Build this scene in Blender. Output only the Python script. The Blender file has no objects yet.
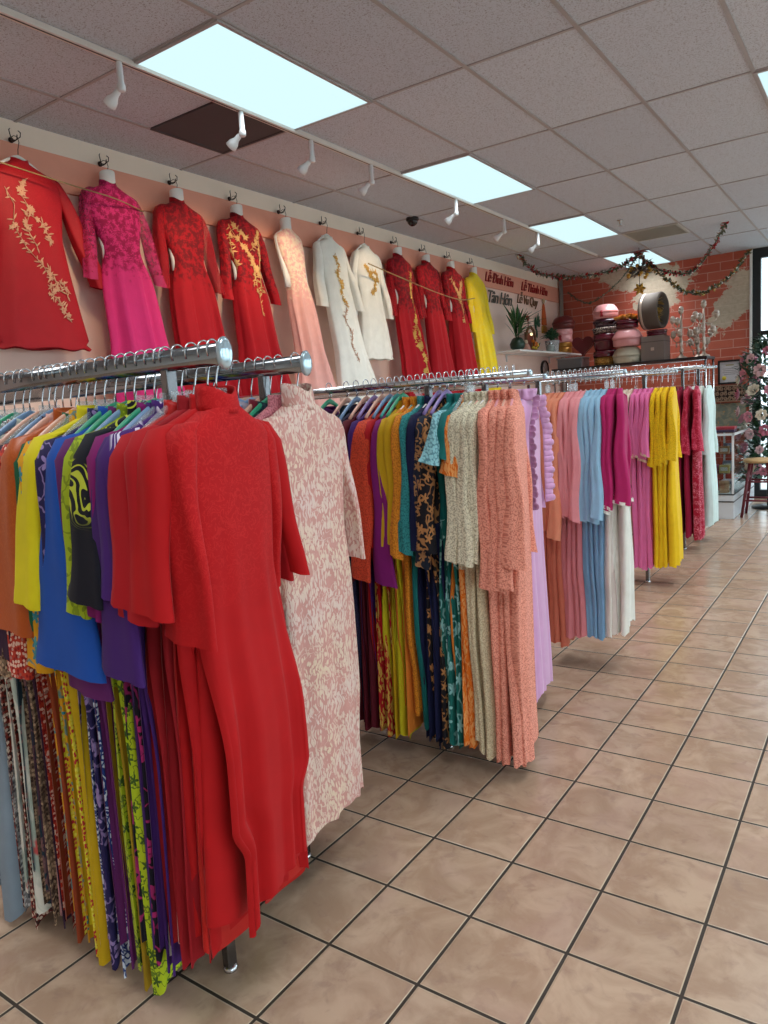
import bpy, math, random
from mathutils import Vector, Matrix
PI = math.pi
sc = bpy.context.scene
COL = sc.collection
rnd = random.Random(7)

# ------------------------------------------------------------------ helpers
def lin(c):
    def f(v):
        v /= 255.0
        return v/12.92 if v <= .04045 else ((v+.055)/1.055)**2.4
    return (f(c[0]), f(c[1]), f(c[2]), 1)

def lerp(a, b, t): return a+(b-a)*t
def sst(a, b, x):
    t = min(1, max(0, (x-a)/(b-a))); return t*t*(3-2*t)
def keyed(tab, x):
    """tab sorted by descending x: piecewise smooth interpolation"""
    if x >= tab[0][0]: return tab[0][1]
    for (x0, v0), (x1, v1) in zip(tab, tab[1:]):
        if x >= x1:
            return lerp(v1, v0, (x-x1)/(x0-x1))
    return tab[-1][1]

class MB:
    def __init__(s): s.v = []; s.f = []
    def grid(s, rows, cu=False, cap0=False, cap1=False):
        b = len(s.v); n = len(rows[0])
        for r in rows: s.v.extend(r)
        for i in range(len(rows)-1):
            for j in range(n if cu else n-1):
                k = (j+1) % n
                s.f.append((b+i*n+j, b+i*n+k, b+(i+1)*n+k, b+(i+1)*n+j))
        if cap0: s.f.append(tuple(b+j for j in reversed(range(n))))
        if cap1: s.f.append(tuple(b+(len(rows)-1)*n+j for j in range(n)))
        return s
    def box(s, x0, x1, y0, y1, z0, z1, M=None):
        b = len(s.v)
        vs = [(x, y, z) for z in (z0, z1) for y in (y0, y1) for x in (x0, x1)]
        if M: vs = [tuple(M @ Vector(v)) for v in vs]
        s.v += vs
        s.f += [tuple(b+i for i in q) for q in ((0,2,3,1),(4,5,7,6),(0,1,5,4),(2,6,7,3),(0,4,6,2),(1,3,7,5))]
        return s
    def tube(s, pts, r, seg=8, rs=None, sx=1.0, caps=True):
        pts = [Vector(p) for p in pts]; rows = []; up = None
        for i, p in enumerate(pts):
            t = (pts[min(i+1, len(pts)-1)]-pts[max(i-1, 0)]).normalized()
            if up is None:
                up = Vector((0,0,1)) if abs(t.z) < .9 else Vector((1,0,0))
            a = up-t*up.dot(t)
            if a.length < 1e-6: a = t.orthogonal()
            a.normalize(); bb = t.cross(a); up = a
            rr = rs[i] if rs else r
            rows.append([tuple(p+a*math.cos(2*PI*k/seg)*rr+bb*math.sin(2*PI*k/seg)*rr*sx) for k in range(seg)])
        return s.grid(rows, True, caps, caps)
    def lathe(s, prof, seg=24, M=None, caps=True):
        rows = []
        for r, z in prof:
            row = [(r*math.cos(2*PI*k/seg), r*math.sin(2*PI*k/seg), z) for k in range(seg)]
            if M: row = [tuple(M @ Vector(v)) for v in row]
            rows.append(row)
        return s.grid(rows, True, caps, caps)
    def ball(s, c, r, seg=12, sc3=(1,1,1)):
        m = seg//2; rows = []
        for i in range(m+1):
            ph = PI*(.02+.96*i/m)
            rows.append([(c[0]+r*sc3[0]*math.sin(ph)*math.cos(2*PI*k/seg), c[1]+r*sc3[1]*math.sin(ph)*math.sin(2*PI*k/seg), c[2]-r*sc3[2]*math.cos(ph)) for k in range(seg)])
        return s.grid(rows, True, True, True)
    def leaf(s, p, d, L, w, nrm=(0,0,1), droop=0.0):
        """a pointed, slightly folded leaf"""
        p = Vector(p); d = Vector(d).normalized(); side = d.cross(Vector(nrm))
        if side.length < 1e-4: side = d.orthogonal()
        side.normalize(); up = side.cross(d); rows = []
        for i in range(6):
            t = i/5; ww = w*math.sin(PI*min(.98, .1+.88*t))*(1 if t < .6 else 1-.3*(t-.6))
            c = p+d*L*t-Vector((0,0,1))*droop*t*t
            rows.append([tuple(c-side*ww+up*ww*.25), tuple(c), tuple(c+side*ww+up*ww*.25)])
        return s.grid(rows)
    def build(s, name, mat, parent=None, smooth=True, bevel=0, solid=0, loc=None):
        me = bpy.data.meshes.new(name); me.from_pydata(s.v, [], s.f)
        for m in (mat if isinstance(mat, (list, tuple)) else [mat]): me.materials.append(m)
        if smooth: me.polygons.foreach_set('use_smooth', [True]*len(me.polygons))
        me.update()
        o = bpy.data.objects.new(name, me); COL.objects.link(o)
        if parent: o.parent = parent
        if loc: o.location = loc
        if bevel:
            m = o.modifiers.new('bevel', 'BEVEL'); m.width = bevel; m.segments = 2; m.limit_method = 'ANGLE'
        if solid:
            m = o.modifiers.new('solid', 'SOLIDIFY'); m.thickness = solid; m.offset = 0
        if smooth and bevel:
            try: me.set_sharp_from_angle(angle=math.radians(40))
            except Exception: pass
        return o

def empty(name, loc=(0,0,0), rz=0):
    o = bpy.data.objects.new(name, None); COL.objects.link(o)
    o.location = loc; o.rotation_euler = (0, 0, rz); o.empty_display_size = .1
    return o
def tag(o, label, cat, group=None, kind=None):
    o['label'] = label; o['category'] = cat
    if group: o['group'] = group
    if kind: o['kind'] = kind
    return o
def struct(o, label=None):
    o['kind'] = 'structure'
    if label: o['label'] = label; o['category'] = 'room'
    return o

# ------------------------------------------------------------------ node helpers
class NT:
    def __init__(s, name):
        s.m = bpy.data.materials.new(name); s.m.use_nodes = True
        s.t = s.m.node_tree; s.t.nodes.clear()
        s.out = s.t.nodes.new('ShaderNodeOutputMaterial')
    def n(s, typ, **kw):
        o = s.t.nodes.new('ShaderNode'+typ)
        for k, v in kw.items(): setattr(o, k, v)
        return o
    def l(s, a, b): s.t.links.new(a, b)
    def put(s, sock, v):
        if hasattr(v, 'is_linked') or isinstance(v, bpy.types.NodeSocket): s.l(v, sock)
        else: sock.default_value = v
    def ma(s, op, a, b=0.0, c=0.0, clamp=False):
        o = s.n('Math', operation=op, use_clamp=clamp)
        s.put(o.inputs[0], a); s.put(o.inputs[1], b)
        if op in ('SMOOTH_MIN', 'MULTIPLY_ADD', 'COMPARE', 'WRAP'): s.put(o.inputs[2], c)
        return o.outputs[0]
    def vm(s, op, a, b=(0,0,0)):
        o = s.n('VectorMath', operation=op); s.put(o.inputs[0], a)
        if op == 'SCALE': s.put(o.inputs[3], b)
        elif op not in ('LENGTH', 'FRACTION', 'FLOOR'): s.put(o.inputs[1], b)
        return o.outputs[1] if op == 'LENGTH' else o.outputs[0]
    def mix(s, f, a, b):
        o = s.n('Mix', data_type='RGBA'); s.put(o.inputs[0], f); s.put(o.inputs[6], a); s.put(o.inputs[7], b)
        return o.outputs[2]
    def step(s, x, a, b):
        o = s.n('MapRange'); s.put(o.inputs[0], x); o.inputs[1].default_value = a; o.inputs[2].default_value = b
        o.interpolation_type = 'SMOOTHSTEP'
        return o.outputs[0]
    def noise(s, v, sc_, det=3.0, rough=.55, dist=0.0):
        o = s.n('TexNoise'); s.put(o.inputs['Vector'], v); o.inputs['Scale'].default_value = sc_
        o.inputs['Detail'].default_value = det; o.inputs['Roughness'].default_value = rough; o.inputs['Distortion'].default_value = dist
        return o
    def vor(s, v, sc_, feature='F1', rand=1.0):
        o = s.n('TexVoronoi', feature=feature, voronoi_dimensions='2D'); s.put(o.inputs['Vector'], v); o.inputs['Scale'].default_value = sc_
        o.inputs['Randomness'].default_value = rand
        return o
    def bsdf(s, col, rough=.6, metal=0.0, bump=None, bstr=.2, bdist=.002, sheen=0.0, spec=.5, coat=0.0):
        b = s.n('BsdfPrincipled'); s.put(b.inputs['Base Color'], col); s.put(b.inputs['Roughness'], rough)
        s.put(b.inputs['Metallic'], metal); b.inputs['Specular IOR Level'].default_value = spec
        b.inputs['Sheen Weight'].default_value = sheen; b.inputs['Sheen Roughness'].default_value = .4
        b.inputs['Coat Weight'].default_value = coat
        if bump is not None:
            bp = s.n('Bump'); s.put(bp.inputs['Height'], bump); bp.inputs['Strength'].default_value = bstr; bp.inputs['Distance'].default_value = bdist
            s.l(bp.outputs[0], b.inputs['Normal'])
        s.b = b
        return b.outputs[0]
    def done(s, sh): s.l(sh, s.out.inputs[0]); return s.m

def simple(name, c, rough=.5, metal=0.0, bump_scale=0, bstr=.2, spec=.5, coat=0.0, var=.08):
    N = NT(name); tc = N.n('TexCoord').outputs['Object']
    nz = N.noise(tc, 9.0).outputs[0]
    c1 = lin(c); a = tuple(x*(1-var) for x in c1[:3])+(1,); b = tuple(min(1, x*(1+var)) for x in c1[:3])+(1,)
    col = N.mix(nz, a, b)
    bump = N.noise(tc, bump_scale, 4.0).outputs[0] if bump_scale else None
    return N.done(N.bsdf(col, rough, metal, bump, bstr, .003, 0, spec, coat))

def fabric(name, pat, c1, c2=None, c3=None, s=1.0, rough=.8, metal=0.0, sheen=.04, sheer=0.0):
    N = NT('fabric_'+name)
    tc = N.n('TexCoord').outputs['Object']
    sp = N.n('SeparateXYZ'); N.l(tc, sp.inputs[0])
    h = N.ma('ADD', sp.outputs[0], sp.outputs[1])
    rd = N.ma('MULTIPLY', N.n('ObjectInfo').outputs['Random'], 7.0)
    cb = N.n('CombineXYZ'); N.l(N.ma('ADD', h, rd), cb.inputs[0]); N.l(sp.outputs[2], cb.inputs[1])
    P = cb.outputs[0]
    C1 = lin(c1); C2 = lin(c2 or c1); C3 = lin(c3 or c2 or c1)
    dk = tuple(x*.88 for x in C1[:3])+(1,); lt = tuple(min(1, x*1.1) for x in C1[:3])+(1,)
    base = N.mix(N.noise(P, 14.0, 3).outputs[0], dk, lt)
    weave = N.noise(P, 420.0, 1.0).outputs[0]
    bump, bstr, met, rgh, mask = weave, .12, metal, rough, None
    if pat == 'plain': pass
    elif pat == 'brocade':
        nz = N.noise(P, 34*s, 2, .5, 2.0).outputs[0]
        ln = N.step(N.ma('ABSOLUTE', N.ma('SUBTRACT', nz, .5)), .05, .02)
        mask = N.ma('MULTIPLY', ln, N.ma('MULTIPLY', N.step(sp.outputs[2], .9, 1.35), .36))
        bump = ln; bstr = .15
    elif pat == 'lace':
        d = N.vor(P, 150*s).outputs['Distance']; big = N.noise(P, 60*s, 3).outputs[0]
        mask = N.step(N.ma('SUBTRACT', d, N.ma('MULTIPLY', big, .55)), .12, .32); bstr = .5
        bump = N.ma('SUBTRACT', 1.0, mask)
        base = N.mix(N.ma('MULTIPLY', N.step(big, .45, .6), .5), base, tuple(min(1, x*1.18) for x in C1[:3])+(1,)); mask = N.ma('MULTIPLY', mask, .6)
    elif pat in ('floral', 'bloom'):
        sc_ = (9.0 if pat == 'floral' else 16.0)*s
        v = N.vor(P, sc_, 'F1', .85); d = N.vm('SUBTRACT', P, v.outputs['Position'])
        r = N.ma('MULTIPLY', N.vm('LENGTH', d), sc_)
        sd = N.n('SeparateXYZ'); N.l(d, sd.inputs[0])
        ang = N.ma('ARCTAN2', sd.outputs[1], sd.outputs[0])
        pet = N.ma('MULTIPLY_ADD', N.ma('COSINE', N.ma('MULTIPLY', ang, 5.0)), .11, .25)
        fl = N.step(N.ma('SUBTRACT', pet, r), 0.0, .04)
        ln = N.step(N.ma('ABSOLUTE', N.ma('SUBTRACT', N.noise(P, 11*s, 2).outputs[0], .5)), .03, .012)
        mask = N.ma('MAXIMUM', fl, N.ma('MULTIPLY', ln, .8))
    elif pat == 'swirl':
        wv = N.noise(P, 5.5*s, 1, .4, 1.2).outputs[0]
        sn = N.ma('SINE', N.ma('MULTIPLY', wv, 52.0))
        mask = N.ma('MULTIPLY', N.step(sn, .35, .5), N.step(N.noise(P, 3.0*s, 0).outputs[0], .42, .46))
        hz = N.step(sp.outputs[2], 1.3, 1.36)
        mask = N.ma('MULTIPLY', mask, N.ma('MAXIMUM', hz, N.step(sp.outputs[2], .55, .45)))
    elif pat == 'ditsy':
        v = N.vor(P, 95*s); mask = N.step(v.outputs['Distance'], .5, .4)
        C2 = N.mix(N.step(N.n('SeparateColor').outputs[0], .4, .6), C2, C3)
        N.l(v.outputs['Color'], C2.node.inputs[0].links[0].from_node.inputs[0].links[0].from_node.inputs[0])
    elif pat == 'vine':
        wp = N.vm('ADD', P, N.vm('SCALE', N.vm('SUBTRACT', N.noise(P, 14*s, 1).outputs['Color'], (.5, .5, .5)), .05/s))
        mask = None
        for rot, off in ((.75, 0.0), (-.75, 3.1), (.2, 6.3)):
            mp = N.n('Mapping'); N.l(wp, mp.inputs[0]); mp.inputs['Rotation'].default_value = (0, 0, rot); mp.inputs['Scale'].default_value = (2.9, 1.0, 1); mp.inputs['Location'].default_value = (off, off, 0)
            lf = N.ma('MULTIPLY', N.step(N.vor(mp.outputs[0], 24*s).outputs['Distance'], .36, .26), N.step(N.noise(N.vm('ADD', P, (off, 0, 0)), 9*s, 1).outputs[0], .46, .51))
            mask = lf if mask is None else N.ma('MAXIMUM', mask, lf)
        n1 = N.noise(P, 13*s, 2, .5, .8).outputs[0]
        mask = N.ma('MAXIMUM', mask, N.ma('MULTIPLY', N.step(N.ma('ABSOLUTE', N.ma('SUBTRACT', n1, .5)), .022, .01), .7)); bump = mask; bstr = .5
        C2 = N.mix(N.noise(P, 6.0, 1).outputs[0], C2, C3)
    elif pat == 'sequin':
        v = N.vor(P, 190*s); sepc = N.n('SeparateColor'); N.l(v.outputs['Color'], sepc.inputs[0])
        mask = N.ma('MULTIPLY', N.ma('POWER', sepc.outputs[0], 3.0), N.step(N.noise(P, 20, 2).outputs[0], .38, .55)); met = .25; rgh = .45
        bump = sepc.outputs[1]; bstr = .6
    elif pat == 'leaf':
        d = N.vor(P, 22*s, 'DISTANCE_TO_EDGE').outputs['Distance']
        sn = N.ma('SINE', N.ma('MULTIPLY', N.noise(P, 26*s, 1).outputs[0], 40.0))
        mask = N.ma('MULTIPLY', N.step(d, .02, .1), N.step(sn, -.1, .3))
    elif pat == 'wash':
        nz = N.noise(P, 5.0*s, 3, .5, 1.0).outputs[0]
        base = N.mix(N.step(nz, .45, .62), base, C2); mask = N.step(N.noise(N.vm('ADD', P, (3.3, 1.7, 0)), 6.5*s, 3).outputs[0], .6, .68); C2 = C3
    elif pat == 'beads':     # bodice beadwork that thins out towards the waist
        d = N.vor(P, 120*s).outputs['Distance']; nz = N.noise(P, 26*s, 2).outputs[0]
        mask = N.step(N.ma('SUBTRACT', nz, N.ma('MULTIPLY', d, .3)), .3, .4); bump = d; bstr = .6
        mask = N.ma('MULTIPLY', mask, N.step(N.ma('ADD', sp.outputs[2], N.ma('MULTIPLY', nz, .5)), 1.26, 1.42))
    col = N.mix(mask, base, C2) if mask is not None else base
    sh = N.bsdf(col, rgh, met, bump, bstr, .002, sheen, .3)
    if sheer:
        tr = N.n('BsdfTransparent'); mx = N.n('MixShader'); mx.inputs[0].default_value = sheer
        N.l(sh, mx.inputs[1]); N.l(tr.outputs[0], mx.inputs[2]); sh = mx.outputs[0]
    return N.done(sh)

# ------------------------------------------------------------------ camera
CAMZ = 1.541
f_, yaw, pitch, roll = 730.79303, .607749341, -.137922808, -.0668087624
fw = Vector((-math.sin(yaw)*math.cos(pitch), math.cos(yaw)*math.cos(pitch), math.sin(pitch)))
r0 = Vector((math.cos(yaw), math.sin(yaw), 0)); u0 = r0.cross(fw)
R_ = r0*math.cos(roll)+u0*math.sin(roll); U_ = u0*math.cos(roll)-r0*math.sin(roll)
cam = bpy.data.cameras.new('camera'); co = bpy.data.objects.new('camera', cam); COL.objects.link(co)
mw = Matrix((R_, U_, -fw)).transposed().to_4x4(); mw.translation = (0, 0, CAMZ); co.matrix_world = mw
cam.sensor_width = 36; cam.sensor_fit = 'AUTO'; cam.lens = f_/1024*36; cam.clip_start = .05
sc.camera = co

# ------------------------------------------------------------------ materials of the room
HC = 3.327
def floor_mat():
    N = NT('floor_tiles'); tc = N.n('TexCoord').outputs['Object']; S = .305
    sp = N.n('SeparateXYZ'); N.l(tc, sp.inputs[0])
    def cell(o, off):
        t = N.ma('DIVIDE', N.ma('SUBTRACT', o, off), S); fr = N.ma('FRACT', t)
        return N.ma('FLOOR', t), N.ma('MINIMUM', fr, N.ma('SUBTRACT', 1.0, fr))
    ix, ex = cell(sp.outputs[0], -4.32193*S-20*S); iy, ey = cell(sp.outputs[1], 3.80481*S-40*S)
    e = N.ma('MINIMUM', ex, ey)
    gro = N.step(e, .0185, .0135)
    cb = N.n('CombineXYZ'); N.l(ix, cb.inputs[0]); N.l(iy, cb.inputs[1])
    wn = N.n('TexWhiteNoise'); N.l(cb.outputs[0], wn.inputs[0])
    off = N.vm('ADD', tc, N.vm('SCALE', wn.outputs['Color'], 9.0))
    n1 = N.noise(off, 6.0, 5, .6, .8).outputs[0]; n2 = N.noise(off, 16.0, 4, .6, .6).outputs[0]; n3 = N.noise(off, 3.0, 3, .5, .5).outputs[0]
    c = N.mix(N.step(n1, .35, .68), lin((166, 137, 114)), lin((190, 163, 139)))
    c = N.mix(N.ma('MULTIPLY', N.step(n2, .52, .72), .5), c, lin((148, 120, 106)))
    c = N.mix(N.ma('MULTIPLY', N.step(n3, .5, .7), .45), c, lin((180, 148, 132)))
    c = N.mix(N.ma('MULTIPLY', wn.outputs['Value'], .12), c, lin((120, 100, 88)))
    c = N.mix(N.ma('MULTIPLY', N.step(e, .03, .022), .6), c, lin((206, 186, 160)))  # bevel highlight beside the grout, painted into the tile colour
    c = N.mix(gro, c, lin((52, 43, 34)))
    hgt = N.step(e, .012, .032)
    hb = N.ma('ADD', hgt, N.ma('MULTIPLY', n2, .08))
    rg = N.ma('MULTIPLY_ADD', gro, .45, .25)
    return N.done(N.bsdf(c, rg, 0, hb, .5, .004, 0, .5))
def ceil_mat():
    N = NT('ceiling_tiles'); tc = N.n('TexCoord').outputs['Object']
    n1 = N.noise(tc, 120, 4, .7, .6).outputs[0]
    pit = N.step(n1, .46, .4)
    sp = N.n('SeparateXYZ'); N.l(tc, sp.inputs[0])
    cb = N.n('CombineXYZ'); N.l(N.ma('FLOOR', N.ma('DIVIDE', N.ma('ADD', sp.outputs[0], 2.514+12.2), .61)), cb.inputs[0])
    N.l(N.ma('FLOOR', N.ma('DIVIDE', N.ma('ADD', sp.outputs[1], -3.777+24.186), 1.2093)), cb.inputs[1])
    wn = N.n('TexWhiteNoise'); N.l(cb.outputs[0], wn.inputs[0])
    c = N.mix(wn.outputs['Value'], lin((194, 200, 210)), lin((204, 210, 219)))
    c = N.mix(N.ma('MULTIPLY', pit, .7), c, lin((130, 122, 122)))
    return N.done(N.bsdf(c, .95, 0, n1, .4, .004, 0, .2))
def brick_mat():
    N = NT('painted_brick'); tc = N.n('TexCoord').outputs['Object']
    sp = N.n('SeparateXYZ'); N.l(tc, sp.inputs[0])
    cb = N.n('CombineXYZ'); N.l(sp.outputs[0], cb.inputs[0]); N.l(sp.outputs[2], cb.inputs[1]); P = cb.outputs[0]
    b = N.n('TexBrick'); N.l(P, b.inputs['Vector']); b.inputs['Scale'].default_value = 1.0
    b.inputs['Brick Width'].default_value = .32; b.inputs['Row Height'].default_value = .115; b.inputs['Mortar Size'].default_value = .006
    b.inputs['Mortar Smooth'].default_value = .3; b.inputs['Bias'].default_value = 0
    b.inputs['Color1'].default_value = lin((178, 86, 67)); b.inputs['Color2'].default_value = lin((196, 106, 84)); b.inputs['Mortar'].default_value = lin((206, 160, 146))
    nz = N.noise(P, 12, 4).outputs[0]
    c = N.mix(N.ma('MULTIPLY', nz, .5), b.outputs['Color'], lin((176, 84, 66)))
    # torn patches where bare stone shows
    edge = N.ma('MULTIPLY', N.ma('SUBTRACT', N.noise(P, 5.5, 5, .7).outputs[0], .5), 1.9)
    def patch(cx, cz, rx, rz, rot):
        d = N.vm('SUBTRACT', P, (cx, cz, 0)); m = N.n('VectorRotate', rotation_type='Z_AXIS'); N.l(d, m.inputs[0]); m.inputs['Angle'].default_value = rot
        l = N.vm('LENGTH', N.vm('MULTIPLY', m.outputs[0], (1/rx, 1/rz, 0)))
        return N.step(N.ma('ADD', l, edge), 1.05, .98)
    m = N.ma('MAXIMUM', patch(-2.95, 3.18, .72, .22, .25), patch(-1.72, 2.72, .5, .2, -.95))
    m = N.ma('MAXIMUM', m, patch(-2.78, 2.92, .3, .3, 0))
    st = N.mix(N.noise(P, 18, 5, .7).outputs[0], lin((166, 146, 124)), lin((222, 206, 184)))
    c = N.mix(m, c, st)
    hb = N.ma('SUBTRACT', N.ma('ADD', N.ma('SUBTRACT', 1.0, b.outputs['Fac']), N.ma('MULTIPLY', nz, .3)), N.ma('MULTIPLY', m, .8))
    return N.done(N.bsdf(c, .8, 0, hb, .5, .006, 0, .3))

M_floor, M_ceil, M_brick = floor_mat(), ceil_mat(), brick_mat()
M_wall = simple('cream_wall_paint', (244, 214, 200), .85, 0, 60, .05, .2, 0, .03)
M_top = simple('pale_wall_strip', (238, 222, 204), .85, 0, 60, .05, .2, 0, .03)
M_band = simple('salmon_board', (230, 160, 136), .6, 0, 40, .06, .3, 0, .05)
M_wall2 = simple('off_white_wall', (215, 208, 200), .85, 0, 60, .05)
M_grid = simple('grey_grid_bar', (166, 160, 160), .5)
M_chrome = simple('chrome', (200, 202, 205), .16, 1.0, 0, .2, .5, 0, .05)
M_rail = simple('polished_oval_rail', (146, 148, 152), .14, 1.0, 0, .2, .5, 0, .05)
M_dchrome = simple('dark_chrome', (120, 120, 122), .25, 1.0)
M_cap = simple('pale_end_cap', (190, 214, 226), .12, .6, 0, .2, .6, .5)
M_white = simple('white_plastic', (232, 230, 226), .35)
M_whitem = simple('white_metal', (222, 224, 226), .35, 0, 0, .2, .5, .3)
M_black = simple('black_plastic', (22, 22, 24), .4)
M_dark = simple('dark_grey_panel', (78, 72, 74), .8, 0, 90, .3)
M_vent = simple('grey_vent', (190, 188, 180), .6, 0)
M_wire = simple('dark_wire', (58, 46, 40), .4, .7)
M_shelfw = simple('white_laminate', (232, 230, 228), .4)
M_wood = simple('pale_wood', (196, 160, 112), .5, 0, 25, .1)
M_maroonw = simple('maroon_paint', (104, 26, 38), .35)
M_gold = simple('gold_metal', (196, 152, 70), .3, .85)
M_silver = simple('silver_crystal', (190, 172, 158), .3, .5)
M_leafg = simple('green_leaf', (48, 92, 44), .5, 0, 0, .2, .4, 0, .35)
M_dleaf = simple('dark_green_leaf', (50, 84, 58), .5, 0, 0, .2, .4, 0, .3)
M_teal = simple('blue_green_leaf', (96, 132, 118), .55, 0, 0, .2, .4, 0, .3)
def emis(name, c, st):
    N = NT(name); e = N.n('Emission'); e.inputs[0].default_value = c; e.inputs[1].default_value = st
    return N.done(e.outputs[0])
def glass_mat(name, c, fac=.1, rough=.03):
    N = NT(name); t = N.n('BsdfTransparent'); t.inputs[0].default_value = c; g = N.n('BsdfGlossy'); g.inputs['Roughness'].default_value = rough
    m = N.n('MixShader'); m.inputs[0].default_value = fac; N.l(t.outputs[0], m.inputs[1]); N.l(g.outputs[0], m.inputs[2])
    return N.done(m.outputs[0])
M_glass = glass_mat('window_glass', (.93, .97, .97, 1), .07)
M_cglass = glass_mat('case_glass', (.84, .92, .93, 1), .16)
def clear_mat():
    N = NT('clear_plastic'); b = N.bsdf(lin((214, 228, 230)), .12, 0, None, 0, 0, 0, .8)
    t = N.n('BsdfTransparent'); m = N.n('MixShader'); m.inputs[0].default_value = .76; N.l(b, m.inputs[1]); N.l(t.outputs[0], m.inputs[2])
    return N.done(m.outputs[0])
HM = {'clear': clear_mat(), 'green': simple('green_plastic', (52, 158, 120), .3), 'blue': simple('blue_plastic', (120, 152, 190), .3),
      'peach': simple('peach_plastic', (224, 172, 150), .3), 'teal': simple('teal_plastic', (60, 160, 160), .3), 'lilac': simple('lilac_plastic', (150, 128, 190), .3),
      'white': M_white, 'pink': simple('pink_plastic', (226, 150, 160), .3)}

# ------------------------------------------------------------------ room shell
X0, X1, Y0, Y1 = -4.2, 3.4, -3.2, 11.1
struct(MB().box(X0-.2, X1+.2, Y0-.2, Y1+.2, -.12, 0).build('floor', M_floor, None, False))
struct(MB().box(X0-.2, X1+.2, Y0-.2, Y1+.2, HC, HC+.12).build('ceiling', M_ceil, None, False))
struct(MB().box(X0-.2, X0, Y0-.2, Y1+.2, 0, HC).build('wall_left', M_wall, None, False))
wr = MB().box(X1, X1+.2, Y0-.2, Y1+.2, 0, .45); wr.box(X1, X1+.2, Y0-.2, Y1+.2, 2.95, HC)
for a, b in ((Y0-.2, -2.6), (.9, 1.3), (4.7, 5.1), (8.5, 8.9), (10.6, Y1+.2)): wr.box(X1, X1+.2, a, b, .45, 2.95)
struct(wr.build('wall_right', M_wall2, None, False))
for k, (a, b) in enumerate(((-2.6, .9), (1.3, 4.7), (5.1, 8.5), (8.9, 10.6))):  # windows added in the unseen right wall to let in fill daylight
    m = MB()
    for p, q, u, v in ((a, a+.06, .45, 2.95), (b-.06, b, .45, 2.95), (a+.06, b-.06, .45, .51), (a+.06, b-.06, 2.89, 2.95), ((a+b)/2-.025, (a+b)/2+.025, .51, 2.89)): m.box(X1+.06, X1+.12, p, q, u, v)
    o = struct(m.build('window_%d' % (k+2), M_dchrome, None, False))
    g = MB().box(X1+.085, X1+.09, a+.03, b-.03, .48, 2.92).build('pane', M_glass, None, False); g.parent = o
struct(MB().box(X0, X1, Y0-.2, Y0, 0, HC).build('wall_front', M_wall2, None, False))
struct(MB().box(X0, -1.56, Y1, Y1+.2, 0, HC).build('wall_back', M_brick, None, False))
struct(MB().box(-1.56, -1.53, Y1-.015, Y1+.2, 0, HC).build('trim_1', M_white, None, False, .003))
struct(MB().box(X0, X0+.012, Y0, Y1, 3.2, HC).build('trim_2', M_top, None, False))
struct(MB().box(X0, X0+.022, Y0, Y1, 2.985, 3.2).build('trim_3', M_band, None, False, .003))
# shop-front window: dark frame with bars, three panes
wf = MB()
for a, b, c, d in ((-1.53, -1.43, 0, HC), (3.3, X1, 0, HC), (-1.43, 3.3, 3.2, HC), (-1.43, 3.3, 0, .12)):
    wf.box(a, b, Y1+.02, Y1+.12, c, d)
for x in (.1, 1.7): wf.box(x-.03, x+.03, Y1+.04, Y1+.1, .12, 3.2)
wf.box(-1.43, 3.3, Y1+.05, Y1+.09, 2.2, 2.26)
wo = struct(wf.build('window_1', simple('dark_window_frame', (44, 48, 50), .4, .4), None, False))
for a, b in ((-1.43, .07), (.13, 1.67), (1.73, 3.3)):
    g = MB().box(a, b, Y1+.066, Y1+.072, .12, 3.2).build('pane', M_glass, None, False); g.parent = wo
struct(MB().box(-20, 24, -24, Y1+24, -.34, -.2).build('pavement', simple('pale_pavement', (190, 190, 186), .8, 0, 8, .2), None, False))
# T-bar grid of the dropped ceiling
gx = [-2.514+.61*i for i in range(-2, 10)]; gy = [3.777+1.2093*j for j in range(-5, 6)]
gb = MB()
for x in gx: gb.box(x-.011, x+.011, Y0, Y1, HC-.006, HC+.004)
for y in gy: gb.box(X0, X1, y-.009, y+.009, HC-.005, HC+.004)
struct(gb.build('trim_4', M_grid, None, False))

# ------------------------------------------------------------------ ceiling lights
M_diff = emis('fluorescent_diffuser', (.66, .9, .95, 1), .84)
lp = {}
def panel(x0, j, label):
    x1 = x0+.61; y0 = 3.777+1.2093*j; y1 = y0+1.2093
    r = empty('ceiling_light', ((x0+x1)/2, (y0+y1)/2, HC)); tag(r, label, 'ceiling light', 'fluorescent ceiling panels')
    w, l = .305-.018, .6046-.018
    MB().box(-w, w, -l, l, -.012, -.004).build('diffuser', M_diff, r, False)
    fr = MB()
    for a, b, c, d in ((-w-.018, -w, -l-.018, l+.018), (w, w+.018, -l-.018, l+.018), (-w, w, -l-.018, -l), (-w, w, l, l+.018)): fr.box(a, b, c, d, -.016, 0)
    fr.build('frame', M_grid, r, False)
    L = bpy.data.lights.new('tube_light', 'AREA'); L.shape = 'RECTANGLE'; L.size = .55; L.size_y = 1.15; L.energy = LAMP; L.color = (.94, .98, 1.0); L.spread = math.radians(112)
    lo = bpy.data.objects.new('tube_light', L); COL.objects.link(lo); lo.location = ((x0+x1)/2, (y0+y1)/2, HC-.03)
LAMP = 10.5
names = {-1: 'large bright ceiling panel nearest the camera, over the wall with the red jacket', 1: 'second bright ceiling panel along the spotlight track',
         3: 'third bright ceiling panel, just before the grey vent', 5: 'farthest bright ceiling panel, beside the hanging tinsel ornament'}
for j in (-5, -3, -1, 1, 3, 5): panel(-3.124, j, names.get(j, 'bright ceiling panel behind the camera, over the racks row %d' % (j+6)))
for j in (-5, -3, -1, 1, 3, 5):
    panel(-.684, j, 'bright ceiling panel over the tiled aisle, at the edge of the picture' if j == 1 else 'bright ceiling panel over the aisle outside the frame, row %d' % (j+6))
    panel(1.756, j, 'bright ceiling panel by the plain wall outside the frame, row %d' % (j+6))
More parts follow.
